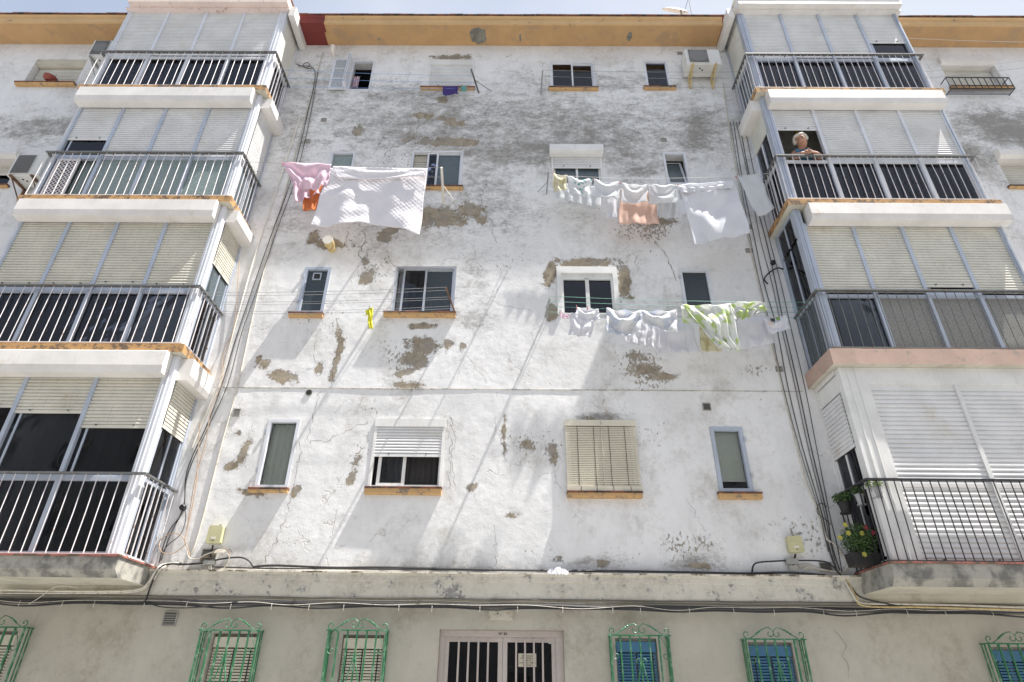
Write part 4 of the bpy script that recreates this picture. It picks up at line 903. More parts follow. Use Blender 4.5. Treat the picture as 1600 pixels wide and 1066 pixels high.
def wires(name, label, ends, mat, sag=.05, r=.0032):
    """ends: list of ((xa,ya,za),(xb,yb,zb))"""
    root = empty(name, ends[0][0], label, 'washing line', 'washing lines strung across the facade')
    for a, b_ in ends:
        a = Vector(a); b_ = Vector(b_); P = [a.lerp(b_, k/16)-Vector((0, 0, sag*4*(k/16)*(1-k/16))) for k in range(17)]
        MB().tube(P, r, 5, cap=False).build('line', mat, root)
    return root
def w3(px, py, Y): X, Z = at(px, py, Y); return (X, Y, Z)
Ys = (-.72, -.5, -.26)
zL4, zL3, zL2 = 12.0, 9.40, 6.70
wires('clothesline', 'thin blue washing lines running from the top left balcony past the open casement', [((-4.60, y, 12.10), w3(*p, y)) for y, p in ((-.5, (737, 119)), (-.32, (740, 129)), (-.12, (744, 138)))], 'line_blue', .02)
wires('clothesline', 'washing line holding the white quilt and the pink sheet', [((-4.62, y, 9.42), (at(690, 262, -.72)[0], y, 9.30)) for y in (-.70, -.48)], 'line_grey', .02)
wires('clothesline', 'bare grey washing lines crossing the second floor windows at left', [((-4.64, y, 6.70), (at(700, 460, -.5)[0], y, 6.82)) for y in (-.74, -.66, -.48, -.42, -.22, -.15)], 'line_grey', .03, .0028)
wires('clothesline', 'grey washing lines crossing below the top floor windows at right', [((at(847, 115, -.4)[0], y, 12.13), (4.34, y, 12.10)) for y in (-.5, -.36, -.15)], 'line_grey', .03)
wires('clothesline', 'white washing line carrying the row of napkins and the large white sheet', [((.55, y, 9.30), (4.36, y, 9.36)) for y in (-.55, -.38, -.2)], 'line_white', .10)
wires('clothesline', 'white and green washing lines carrying the shirts and the lime patterned sheet', [((.50, y, 6.74), (4.40, y, 6.66)) for y in (-.64, -.5, -.36, -.2)], 'line_green', .03)
wires('clothesline', 'thin pale lines crossing the far right soffit', [((7.9, -.45, 13.25), (10.9, -.3, 13.35))], 'line_white', .03)
wires('clothesline', 'thin grey lines at the far right beside the planter railing', [((7.76, y, 12.1+k_*.05), (11, y, 12.7)) for k_, y in enumerate((-.5, -.3))], 'line_grey', .03)
# ------------------------------------------------------------------ laundry
def laundry(label, q, Y, mat, name='cloth', cat='cloth', n=3, amp=.03, sag=.02, swag=0., hem=None, ragged=0, back=None, group='washing hung out on the lines', flap=0, phase=None, nu=36, nv=26, solid=.004, quilt=0):
    TLc, TRc, BRc, BLc = [Vector(at(x, y, Y)) for x, y in q]; ph = random.random()*6 if phase is None else phase
    g = MB()
    for j in range(nv+1):
        v = j/nv
        for i in range(nu+1):
            u = i/nu; p = (TLc*(1-u)+TRc*u)*(1-v)+(BLc*(1-u)+BRc*u)*v
            z = p.y-sag*4*u*(1-u)*(1-v)
            if hem: z -= hem(u)*v
            if ragged: z += ragged*abs(math.sin(u*math.pi*ragged_n))*max(0, (v-.9)/.1)
            f = amp*(.15+v)*(math.sin(2*math.pi*n*u+ph+.8*math.sin(3*v+ph))+.4*math.sin(2*math.pi*(n*2.3)*u+ph*2+2*v))*.6
            s_ = v-.55*4*u*(1-u)*.5
            f += swag*math.sin(11*(v*.9-.9*u*(1-u)*2)+ph)*(1-v*.3)*math.sin(math.pi*u)
            f += amp*.35*(mn.noise(Vector((u*5+ph, v*5, ph)))) 
            if quilt: a1, a2 = (p.x*.8+p.y)*math.pi/.075, (p.x*.8-p.y)*math.pi/.075; f -= quilt*(abs(math.sin(a1))*abs(math.sin(a2)))**.5
            g.v.append((p.x+.01*math.sin(9*v+ph)*v, Y-abs(swag)*.5+f, z))
    for j in range(nv):
        for i in range(nu): a = j*(nu+1)+i; g.f.append((a, a+1, a+nu+2, a+nu+1)); g.m.append(0)
    if flap:        # part folded over the line, hanging on the back
        i0 = len(g.v); kk = 5
        for j in range(kk+1):
            v = j/kk
            for i in range(nu+1):
                u = i/nu; p = TLc*(1-u)+TRc*u; g.v.append((p.x, Y+.012+.02*v+.015*math.sin(2*math.pi*n*u+ph+1)*v, p.y-sag*4*u*(1-u)+.004*(j == 0)-flap*v*(1+.1*math.sin(4*u+ph))))
        for j in range(kk):
            for i in range(nu): a = i0+j*(nu+1)+i; g.f.append((a, a+1, a+nu+2, a+nu+1)); g.m.append(0)
    o = g.build(name, mat, smooth=True, solid=solid); tag(o, label, cat, group); return o
ragged_n = 14
hq = lambda u: .12*math.sin(u*math.pi*2.2+2.3)+.10*max(0, (u-.85)/.15)
laundry('large white quilt with diagonal stitching hanging from the left line', [(513, 263), (667, 266), (657, 352), (486, 350)], -.72, 'c_quilt', 'quilt', 'quilt', 2, .05, .0, 0, lambda u: .05+.10*math.sin(u*7.5+1.2)*u+.10*max(0, (u-.82)/.18)-.04, flap=.5, phase=1., nu=150, nv=110, solid=.012, quilt=.0035)
laundry('folded top flap of the quilted white bedspread, looped below its line', [(520, 261), (668, 264), (664, 276), (528, 279)], -.765, 'c_quilt', 'bedspread', 'bedspread', 1, .02, .0, .01, lambda u: .03*math.sin(u*3.1), nu=120, nv=12, solid=.01, quilt=.003)
laundry('narrow strip of white quilting along the top of the quilt fold', [(512, 262), (662, 296), (660, 300), (505, 298)], -.75, 'c_quilt', 'bedspread', 'bedspread', 2, .01, -.08, 0, solid=.01) if False else None
laundry('pink ruffled sheet sagging from the line left of the quilt', [(440, 255), (518, 258), (512, 290), (458, 286)], -.72, 'c_pink', 'sheet', 'sheet', 3, .04, .02, .04, lambda u: .12*math.sin(math.pi*u), phase=2)
laundry('pale pink sheet hanging behind the ruffled one', [(455, 268), (515, 264), (508, 300), (462, 318)], -.5, 'c_pink', 'sheet', 'sheet', 3, .04, .0, .02, phase=4)
laundry('orange cloth hanging behind the left edge of the quilt', [(480, 278), (514, 272), (506, 330), (473, 330)], -.48, 'c_orange', 'cloth', 'cloth', 2, .025, 0, .02)
laundry('small dark purple cloth on the blue line under the top floor shutter', [(692, 135), (716, 135), (715, 147), (692, 149)], -.12, 'c_purple', n=1, amp=.015, sag=.0)
laundry('tiny teal cloth beside the purple one', [(720, 135), (729, 135), (728, 143), (721, 143)], -.12, 'c_teal', n=1, amp=.01, sag=0)
laundry('small bright yellow garment hanging alone on the second floor line', [(576, 481), (583, 481), (582, 515), (575, 514)], -.26, 'c_yellow', 'garment', 'garment', 2, .012, 0, .02)
laundry('short yellow sleeve piece of cloth pinned beside the yellow garment', [(571, 485), (577, 483), (577, 491), (572, 494)], -.27, 'c_yellow', 'garment', 'garment', 1, .01, 0, 0)
# third floor right
laundry('yellowish printed napkin, first on the third floor right line', [(864, 271), (886, 275), (885, 298), (865, 300)], -.55, 'c_cream', 'napkin', 'napkin', 2, .025, .01, .02)
laundry('white napkin dotted with green leaves', [(887, 276), (926, 281), (921, 307), (889, 303)], -.55, 'c_dots', 'napkin', 'napkin', 2, .03, .03, .03, lambda u: .03*math.sin(math.pi*u))
laundry('plain white napkin right of the green dotted one', [(928, 281), (968, 286), (967, 313), (926, 308)], -.55, 'c_lace', 'napkin', 'napkin', 1, .02, .012, .035)
laundry('plain white napkin in front of the peach sheet', [(972, 287), (1011, 290), (1010, 317), (970, 317)], -.55, 'c_lace', 'napkin', 'napkin', 1, .02, .012, .035, lambda u: .03*math.sin(math.pi*u))
laundry('plain white napkin just left of the large white sheet', [(1013, 290), (1058, 290), (1058, 318), (1013, 319)], -.55, 'c_lace', 'napkin', 'napkin', 1, .02, .012, .035)
laundry('peach coloured sheet hanging below the white napkins', [(970, 296), (1024, 299), (1029, 351), (966, 350)], -.38, 'c_peach', 'sheet', 'sheet', 2, .03, 0, .01)
laundry('thin lace cloth behind the first napkins at left', [(866, 285), (940, 291), (938, 327), (868, 308)], -.2, 'c_lace', 'lace_cloth', 'lace cloth', 5, .02, .02, 0)
laundry('narrow white pillowcase hanging left of the peach sheet', [(948, 296), (968, 298), (965, 342), (949, 339)], -.38, 'c_white', 'pillowcase', 'pillowcase', 1, .02, 0, 0)
laundry('sheer white cloth between the peach sheet and the large white sheet', [(1026, 299), (1056, 299), (1055, 340), (1030, 341)], -.38, 'c_lace', 'lace_cloth', 'lace cloth', 2, .02, 0, .02)
laundry('large white sheet with scalloped hem on the third floor right line', [(1060, 290), (1146, 284), (1173, 366), (1086, 384)], -.56, 'c_white', 'sheet', 'sheet', 1.5, .035, .01, .03, None, ragged=.022, flap=.25, nu=110, nv=60)
laundry('ruffled top fold of the white sheet lying over its line', [(1056, 291), (1147, 283), (1146, 294), (1066, 302)], -.61, 'c_white', 'sheet', 'sheet', 6, .02, 0, .01)
laundry('pale cloth hanging askew beside the right balcony', [(1152, 277), (1186, 271), (1209, 326), (1182, 337)], -.5, 'c_lace', 'cloth', 'cloth', 1, .03, 0, .01, lambda u: .05*math.sin(math.pi*u))
# second floor right
laundry('small pinkish underwear pinned at the left end of the shirt line', [(874, 489), (890, 490), (889, 498), (877, 497)], -.5, 'c_pink', 'garment', 'garment', 2, .01, 0, 0)
laundry('white t-shirt hung by its hem, front of the second floor line', [(901, 481), (935, 484), (937, 500), (898, 497)], -.64, 'c_white', 'shirt', 'shirt', 2, .03, .0, .03, lambda u: .05*math.sin(math.pi*u))
laundry('white t-shirt hanging lower behind the first shirt', [(892, 489), (930, 492), (924, 527), (889, 523)], -.36, 'c_white', 'shirt', 'shirt', 2, .025, 0, .02)
laundry('white pillowcase with faint blue print, draped in a deep loop', [(947, 483), (1003, 487), (1000, 517), (946, 520)], -.64, 'c_blue', 'pillowcase', 'pillowcase', 2, .05, .02, .07, lambda u: .10*math.sin(math.pi*u))
laundry('white sheet with faint blue print left of the lime patterned sheet', [(999, 487), (1057, 486), (1057, 522), (1000, 502)], -.64, 'c_blue', 'sheet', 'sheet', 2, .04, .0, .05, lambda u: .05*math.sin(math.pi*u))
laundry('white gathered shirt behind the blue printed cloths', [(985, 500), (1028, 502), (1032, 545), (975, 534)], -.4, 'c_white', 'shirt', 'shirt', 4, .03, 0, .0)
laundry('white shirt hanging below the left part of the lime sheet', [(1032, 502), (1080, 502), (1092, 552), (1028, 552)], -.36, 'c_white', 'shirt', 'shirt', 3, .03, 0, .03)
laundry('white lime patterned sheet draped to a point on the second floor line', [(1064, 478), (1141, 476), (1156, 550), (1120, 544)], -.66, 'c_green', 'sheet', 'sheet', 4, .05, .0, .05, flap=.3, nu=60, nv=40)
laundry('crumpled lime patterned sheet bunched over the line at right', [(1135, 475), (1198, 473), (1188, 490), (1145, 503)], -.64, 'c_green', 'sheet', 'sheet', 5, .05, .0, .03, flap=.12)
laundry('white shirt hanging between the bunched lime sheet and the downpipe cables', [(1150, 496), (1202, 495), (1210, 537), (1156, 547)], -.36, 'c_white', 'shirt', 'shirt', 2, .03, 0, .02)
laundry('white shirt hanging under the point of the lime sheet', [(1092, 503), (1120, 502), (1128, 550), (1094, 550)], -.36, 'c_cream', 'shirt', 'shirt', 2, .03, 0, .02)
sh = laundry('small white shirt with green and black print at the right end of the line', [(1192, 499), (1228, 493), (1234, 514), (1202, 523)], -.5, 'c_white', 'shirt', 'shirt', 2, .02, 0, .02)
a = at(1198, 496, -.54); g = MB()
for (px, py, w, h, m_) in ((1203, 498, 9, 5, 1), (1211, 496, 9, 4, 0), (1201, 503, 6, 5, 2)):
    X0, Z0 = at(px, py, -.545); X1, Z1 = at(px+w, py+h, -.545); g.q((X0, -.545, Z0), (X1, -.545, Z0+.01), (X1-.01, -.548, Z1), (X0+.01, -.548, Z1), m=m_)
g.build('print', ['foliage2', 'black', 'c_peach'], sh)
# clothes pegs
for k, (px, py, Y) in enumerate([(490, 258, -.74), (442, 256, -.74), (864, 271, -.57), (886, 276, -.57), (927, 281, -.57), (969, 286, -.57), (1012, 290, -.57), (1059, 290, -.58), (1150, 277, -.52), (577, 480, -.28), (901, 480, -.66), (948, 484, -.66), (1057, 486, -.68), (875, 488, -.52), (918, 482, -.66), (1186, 271, -.52)]):
    X, Z = at(px, py, Y); pg = MB().box(X-.006, X+.006, Y-.012, Y+.004, Z-.03, Z+.03); pg.box(X-.007, X+.007, Y-.014, Y+.006, Z+.002, Z+.008)
    tag(pg.build('clothes_peg', 'pin' if k % 3 else 'line_white'), 'small clothes peg gripping washing on a line', 'clothes peg', 'clothes pegs on the washing lines')
# ------------------------------------------------------------------ cables
def cable(label, pts, r=.008, mat='black', Y=-.02, group='cables fixed to the facade', jit=.006, name='cable', n=6):
    P = []
    for p in pts:
        yy = p[2] if len(p) > 2 else Y; X, Z = at(p[0], p[1], yy); P.append((X+random.uniform(-jit, jit), yy, Z+random.uniform(-jit, jit)))
    return tag(MB().tube(smoothpath(P, n), r, 6).build(name, mat), label, 'cable', group)
def run(label, ya, yb, r, mat, x0=-20, x1=1620, Y=-.1, step=70, sag=2.5, jit=.003):
    ya -= 1.5; yb -= 3
    pts = []; x = x0; k = 0
    while x < x1: pts.append((x, ya+(yb-ya)*(x/1600)+(sag*random.random() if k % 2 else 0))); x += step*random.uniform(.8, 1.2); k += 1
    pts.append((x1, yb)); return cable(label, pts, r, mat, Y, jit=jit)
run('thin olive cable, uppermost of the run under the ledge', 930, 948, .006, 'wire_grey', Y=-.10, sag=.8)
run('grey cable, second of the run under the ledge', 934, 952, .007, 'wire_grey', Y=-.11, sag=1.5)
run('thick black cable in the middle of the run under the ledge', 938, 958, .019, 'black', Y=-.11, sag=2)
run('pale thin cable woven through the run under the ledge', 938, 957, .0035, 'wire_white', Y=-.13, sag=6)
run('thick dark grey cable at the bottom of the run under the ledge', 941, 961, .018, 'wire_grey', Y=-.105, sag=2)
run('black sagging cable, lowest of the run under the ledge', 943, 963, .010, 'black', Y=-.12, sag=6)
for x in range(20, 1600, 66):
    X, Z = at(x+random.uniform(-14, 14), 941+19*x/1600, -.13); tag(MB().tube([(X, -.12, Z+.035), (X+.003, -.135, Z), (X, -.13, Z-.05)], .0035, 5).build('cable_clip', 'wire_white' if x % 3 else 'wire_grey'), 'small pale clip holding the cable run under the ledge', 'cable clip', 'clips along the cable run')
cable('thick black cable lying along the top of the ledge', [(395, 886), (430, 884), (520, 887), (600, 887), (700, 889), (800, 891), (900, 889+3), (1000, 893), (1100, 895), (1165, 896), (1230, 895), (1290, 899)], .015, 'black', -.11, jit=.002)
cable('second black cable lying along the ledge behind the thick one', [(330, 886), (420, 888), (560, 889), (760, 891), (900, 893), (1060, 895), (1200, 898), (1300, 903)], .009, 'black', -.07, jit=.003)
cable('black cable arching from the left splice block down to the ledge', [(330, 877), (350, 873), (375, 871), (388, 876), (395, 885)], .011, 'black', -.06, jit=.001)
cable('black cable rising from the ledge to the right splice block', [(1175, 894), (1177, 884), (1185, 879), (1210, 877), (1228, 876)], .011, 'black', -.06, jit=.001)
cable('black cable from the right splice block to the balcony corner', [(1248, 876), (1285, 877), (1300, 884), (1313, 898), (1330, 918, -.1), (1350, 935, -.14), (1420, 950, -.13)], .010, 'black', -.06, jit=.001)
cable('black cable bending from the left splice block round the balcony', [(322, 880), (290, 882), (262, 882), (245, 893, -.13), (236, 915, -.13), (229, 935, -.13), (226, 942, -.13)], .012, 'black', -.06, jit=.001)
cable('long black cable sagging below the run at left', [(228, 940), (250, 948), (290, 950), (340, 946), (372, 940)], .007, 'black', -.13, jit=.001)
cable('thick white cable curving round the left balcony into the run', [(0, 922, -.14), (120, 924, -.14), (210, 922, -.14), (232, 910, -.15), (243, 893, -.15), (255, 882, -.06), (285, 880, -.03)], .014, 'wire_white', -.14, jit=.002)
cable('second white cable curving round the left balcony', [(0, 927, -.12), (140, 927, -.12), (214, 924, -.13), (238, 908, -.13), (250, 890, -.13), (262, 884, -.04)], .010, 'wire_white', -.12, jit=.002)
cable('thin pale wire looping out from under the left balcony', [(38, 948, -.1), (60, 935, -.15), (85, 918, -.2), (105, 916, -.2), (122, 919, -.2)], .005, 'wire_white', -.15, jit=.001)
cable('thick white cable hooking down beside the right flower balcony', [(1278, 790), (1290, 838), (1303, 850), (1318, 868), (1325, 882), (1318, 892), (1300, 893), (1275, 888), (1262, 883), (1248, 885)], .016, 'wire_white', -.03, jit=.001)
cable('white cable dropping from the ledge into the run at right', [(1316, 900, -.1), (1330, 925, -.13), (1345, 942, -.13), (1400, 944, -.13), (1500, 946, -.13), (1610, 950, -.13)], .013, 'wire_white', -.1, jit=.001)
cable('yellowish cable beside the white one at right', [(1322, 905, -.1), (1338, 932, -.13), (1352, 947, -.14), (1450, 949, -.14), (1610, 954, -.14)], .010, 'pipe_y', -.1, jit=.001)
for k in range(5): cable('white wire loop fanning below the right splice block', [(1234+k*2.5, 883), (1238+k*2, 894+k*.5), (1247+k, 899+k*.6), (1258, 896-k*2), (1270-k, 888-k)], .0045, 'wire_white', -.05-.008*k, group='white wire loops under the right splice block', jit=.001)
for k in range(4): cable('white wire loop fanning below the left splice block', [(320+k*3.2, 884), (322+k*3, 892), (330+k*4, 891), (348+k*2, 884), (358, 874-k*2), (352-k*2, 861+k), (335-k*4, 861+k*1.5), (310, 873), (296, 872), (292, 860)], .0045 if k else .008, 'wire_white', -.05-.01*k, group='white wire loops under the left splice block', jit=.001)
cable('brown wire loop swinging left of the left meter box', [(312, 660), (306, 760), (290, 838), (290, 850), (270, 865), (252, 862), (250, 845), (268, 834), (284, 838), (294, 860), (300, 874), (330, 868), (352, 857), (360, 868)], .0055, 'wire_brown', -.05, jit=.001)
cable('thin wavy brown cable hanging down the wall left of the downpipe line', [(374, 408), (373, 440), (366, 512), (352, 540), (348, 565), (345, 600), (330, 640), (322, 690), (305, 750), (292, 838)], .0055, 'wire_brown', -.035, jit=.012)
cable('black cable running down beside the left balconies', [(466, 103), (492, 112), (478, 190), (455, 280), (430, 350), (398, 440), (372, 520), (350, 590), (325, 660), (292, 735), (287, 795), (262, 835), (248, 880)], .0065, 'black', -.03, jit=.006)
cable('second black cable running down beside the left balconies', [(497, 112), (482, 195), (460, 285), (436, 350), (404, 445), (378, 520), (356, 600), (325, 670), (294, 740), (286, 793), (265, 838), (252, 876)], .0055, 'black', -.02, jit=.006)
cable('black cable loop hanging beside the left round junction', [(289, 795), (290, 812), (282, 835), (262, 852), (252, 866)], .005, 'black', -.05, jit=.001)
cable('white painted conduit down the left end of the wall', [(505, 82), (478, 180), (446, 300), (432, 350), (400, 470), (372, 600), (345, 700), (322, 790), (305, 850), (296, 868)], .011, 'wire_white', -.012, jit=.004)
cable('white painted conduit close to the left balconies', [(470, 180), (428, 310), (398, 400), (370, 500), (345, 590), (300, 700)], .014, 'cap', -.012, jit=.002)
cable('black cable coil under the top left soffit', [(462, 100), (470, 103), (478, 106), (484, 102), (480, 98), (474, 101), (479, 107), (490, 106)], .007, 'black', -.04, jit=.001)
for k, (dx, rr, mt) in enumerate(((0, .006, 'black'), (9, .006, 'wire_grey'), (15, .0075, 'black'), (-8, .006, 'wire_grey'), (23, .006, 'black'))):
    lab = ['black cable down the right end of the wall, second from the conduit', 'grey cable down the right end of the wall, in the middle', 'thick black cable down the right end of the wall', 'grey cable closest to the white conduit at right', 'black cable closest to the right balconies'][k]
    cable(lab, [(1145+dx*.7, 190), (1163+dx*.8, 290), (1180+dx*.9, 370), (1195+dx, 440), (1212+dx, 510), (1232+dx, 600), (1256+dx*.8, 700), (1282+dx*.5, 800), (1296+dx*.4, 850), (1308+dx*.3, 895)], rr, mt, -.02-.008*k, jit=.022)
cable('white conduit running down the right end of the wall', [(1130, 130), (1142, 220), (1160, 320), (1172, 388), (1188, 450), (1205, 530), (1222, 600), (1243, 690), (1262, 760), (1278, 795)], .011, 'wire_white', -.015, jit=.004)
cable('black knotted cable splice beside the shirts at right', [(1224, 421), (1215, 419), (1205, 424), (1198, 430), (1194, 437), (1200, 444)], .012, 'black', -.05, jit=.002)
cable('thin dark cable loop beside the right balcony flower pots', [(1292, 792), (1285, 787), (1278, 790), (1278, 802), (1290, 812), (1298, 820)], .005, 'black', -.04, jit=.001)
cable('short black conduit stub beside the right meter box', [(1291, 835), (1295, 862)], .012, 'wire_grey', -.02, jit=.001)
for (px, py, lab) in ((287, 794, 'round black junction box beside the left first floor balcony'), (1207, 412, 'small black junction box on the right cables near the balcony window')):
    X, Z = at(px, py); g = MB().tube([(X, .0, Z), (X, -.05, Z), (X, -.06, Z)], [.04, .04, .03], 12); tag(g.build('junction_box', 'black'), lab, 'junction box')
# meter boxes + splice blocks
def mbox(q, label, s_=1):
    x0, x1, z0, z1 = rect(q, -.09); root = empty('meter_box', ((x0+x1)/2, 0, z0), label, 'cable box', 'yellowed plastic boxes above the ledge')
    e = .012; g = MB().prism([(x0, z0+e), (x0+e, z0), (x1-e, z0), (x1, z0+e), (x1, z1-e), (x1-e, z1), (x0+e, z1), (x0, z1-e)], 'y', -.075, -.002); g.prism([(x0-.006, z0+e*.5), (x0+e, z0-.006), (x1-e, z0-.006), (x1+.006, z0+e), (x1+.006, z1-e), (x1-e, z1+.006), (x0+e, z1+.006), (x0-.006, z1-e)], 'y', -.098, -.0755)
    g.build('casing', 'plastic_y', root); xm = (x0+x1)/2
    g = MB().box(xm-.03, xm+.03, -.101, -.0985, z0+.05, z0+.075, 1); g.tube([(xm, -.098, z0+.03), (xm, -.104, z0+.03)], .008, 8); g.tube([(xm+.02, -.03, z1), (xm+.02, -.03, z1+.03)], .015, 8); g.build('screw', ['rail_grey', 'cap'], root)
mbox([(329, 822), (347, 822), (344, 849), (321, 848)], 'yellowed plastic cable box above the ledge at left'); mbox([(1231, 838), (1251, 838), (1257, 863), (1234, 862)], 'yellowed plastic cable box above the ledge at right')
for q, lab in (([(318, 877), (336, 875), (336, 881), (318, 884)], 'grey cable splice block under the left yellowed box'), ([(1228, 873), (1246, 873), (1246, 882), (1228, 882)], 'grey cable splice block under the right yellowed box')):
    x0, x1, z0, z1 = rect(q, -.06); g = MB().box(x0, x1, -.075, -.02, z0, z1); 
    for k in range(4): xx = x0+(x1-x0)*(k+.5)/4; g.tube([(xx, -.05, z0), (xx, -.05, z0-.02)], .008, 6)
    tag(g.build('splice_block', 'plastic_g'), lab, 'splice block')
for k, (px, py) in enumerate(((333, 852), (1243, 866))):
    cable(['dark cable stub dropping from the left yellowed box', 'dark cable stub dropping from the right yellowed box'][k], [(px, py), (px-2, py+8), (px-4, py+18)], .011, 'black', -.05, jit=.001)
# white rag on the ledge
X, Z = at(872, 896, -.13); g = MB(); n = 26
for j in range(7):
    for i in range(n): u = i/(n-1); g.v.append((X-.13+.26*u, -.145+.10*j/6+.01*random.random(), 2.925+.045*math.sin(math.pi*u)*math.sin(math.pi*j/6)+.018*random.random()-(.05 if j == 0 else 0)))
for j in range(6):
    for i in range(n-1): a = j*n+i; g.f.append((a, a+1, a+n+1, a+n)); g.m.append(0)
tag(g.build('rag', 'c_white', solid=.003), 'crumpled white rag lying on the ledge right of centre', 'rag')
# ------------------------------------------------------------------ plants on the right first-floor balcony
def leaves(g, c, rad, n, size, m=0, flat=.8):
    for _ in range(n):
        d = Vector((random.gauss(0, 1), random.gauss(0, 1), random.gauss(0, 1))).normalized()*random.random()**.5
        p = Vector(c)+Vector((d.x*rad[0], d.y*rad[1], d.z*rad[2])); a = Vector((random.gauss(0, 1), random.gauss(0, 1), random.gauss(0, .7))).normalized(); b2 = a.cross(Vector((random.gauss(0, 1), random.gauss(0, 1), random.gauss(0, 1)))).normalized()
        s_ = size*random.uniform(.6, 1.3); g.q(p-a*s_, p-b2*s_*.45, p+a*s_, p+b2*s_*.45, m=m)
def pot(x, y, z, r, h, mat, fol, lab, spread=(.13, .12, .1), n=240, trail=0, flowers=None, box=None, ls=.017):
    root = empty('potted_plant', (x, y, z), lab, 'potted plant', 'plants on the right first floor balcony')
    g = MB()
    if box: g.prism([(x-box, z), (x+box, z), (x+box+.02, z+h), (x-box-.02, z+h)], 'y', y-.09, y+.09)
    else: g.tube([(x, y, z), (x, y, z+h*.82), (x, y, z+h*.83), (x, y, z+h)], [r*.72, r*.95, r*1.05, r*1.05], 16); g.tube([(x, y, z-.018), (x, y, z-.004)], r*1.0, 16)
    g.build('pot', mat, root); g = MB(); leaves(g, (x, y, z+h+spread[2]*.7), spread, n if ls < .015 else n*2, ls); g.build('leaves', fol, root)
    for (fx, fz, fm) in flowers or []:
        f = MB()
        for a in range(6): t = a*math.pi/3; f.q((fx, y-.14, fz), (fx+.026*math.cos(t), y-.15, fz+.026*math.sin(t)), (fx+.034*math.cos(t+.5), y-.145, fz+.034*math.sin(t+.5)), (fx+.026*math.cos(t+1), y-.15, fz+.026*math.sin(t+1)))
        f.build('flower', fm, root)
xr = 4.36
a = at(1371, 775, -.70); pot(a[0], -.70, a[1]-.02, .065, .12, 'pot_grey', 'foliage2', 'grey pot of bright light green leaves at the railing corner', (.11, .09, .06), 220)
a = at(1348, 785, -.5); pot(a[0]-.02, -.50, a[1]-.02, .055, .12, 'pot_grey', 'foliage', 'smaller grey pot in the middle of the side railing', (.09, .09, .07), 160)
a = at(1322, 798, -.28); pot(a[0], -.28, a[1]-.02, .08, .13, 'pot_dark', 'foliage', 'dark pot with spreading leaves on the side railing near the wall', (.14, .13, .08), 300)
fl = [(at(px, py, -.55)[0], at(px, py, -.55)[1], m_) for px, py, m_ in ((1319, 821, 'petal_y'), (1324, 834, 'petal_y'), (1311, 841, 'petal_y'), (1345, 834, 'petal_y'), (1372, 829, 'petal_y'), (1349, 867, 'petal_y'), (1351, 825, 'petal_r'), (1362, 833, 'petal_r'), (1395, 823, 'petal_r'), (1370, 819, 'petal_y'))]
a = at(1352, 884, -.45); pot(a[0]+.02, -.43, 2.96, .1, .15, 'pot_dark', 'foliage', 'dark planter full of yellow and red flowers on the balcony floor', (.22, .20, .22), 3600, flowers=fl, box=.17, ls=.014)
# saucer-shaped red pot on the top left sill
X, Z = at(76, 126, -.03); root = empty('potted_plant', (X, -.02, Z), 'flat dark red bowl with bare twigs on the top left window sill', 'potted plant'); g = MB()
g.tube([(X, -.02, Z), (X, -.02, Z+.05), (X, -.02, Z+.09)], [.06, .12, .13], 16); g.build('pot', 'terra', root)
g = MB(); 
for k in range(5): g.tube([(X-.05+.03*k, -.02, Z+.08), (X-.09+.05*k, -.04, Z+.17+.02*(k % 2))], .004, 4)
g.build('twigs', 'rust', root)
# ------------------------------------------------------------------ the woman at the window
def skin(name, verts, edges, rad, mat, parent=None, sub=2):
    o0 = Vector(verts[0]); me = bpy.data.meshes.new(name); me.from_pydata([tuple(Vector(v)-o0) for v in verts], edges, []); me.materials.append(M[mat])
    o = bpy.data.objects.new(name, me); COL.objects.link(o); WL[o.name] = o0
    if parent: o.parent = parent; o.location = o0-WL[parent.name]
    else: o.location = o0
    md = o.modifiers.new('skin', 'SKIN'); md.use_smooth_shade = True; o.modifiers.new('sub', 'SUBSURF').levels = sub; o.modifiers['sub'].render_levels = sub
    for i, r in enumerate(rad): rr = r if isinstance(r, tuple) else (r, r); me.skin_vertices[0].data[i].radius = rr; me.skin_vertices[0].data[i].use_root = (i == 0)
    return o
PX, PZ, PY = at(1259, 247, -.75)[0], at(1259, 247, -.75)[1], -.66
V = []; Ed = []; Rd = []
def jn(p, r, par=None): 
    V.append(p); Rd.append(r); 
    if par is not None: Ed.append((par, len(V)-1))
    return len(V)-1
cx = PX+.07; zr = PZ+.02
pel = jn((cx, PY+.26, zr-.30), (.17, .14)); sp1 = jn((cx, PY+.20, zr-.08), (.15, .13), pel); ch = jn((cx+.0, PY+.12, zr+.13), (.19, .14), sp1); nb = jn((cx-.01, PY+.08, zr+.25), (.11, .09), ch); nk = jn((cx-.03, PY+.02, zr+.31), .062, nb)
HC = Vector((cx-.05, PY-.07, zr+.415)); hf = Vector((-.42, -.78, -.47)).normalized(); hr = hf.cross(Vector((-.12, 0, 1))).normalized(); hu = hr.cross(hf)
h0 = jn(tuple(HC-hu*.085-hf*.01), (.085, .085), nk); h1 = jn(tuple(HC-hu*.03+hf*.012), (.104, .108), h0); h2 = jn(tuple(HC+hu*.06), (.092, .10), h1); h3 = jn(tuple(HC+hu*.10-hf*.01), (.05, .06), h2); no = jn(tuple(HC+hf*.140-hu*.022), .022, h1)
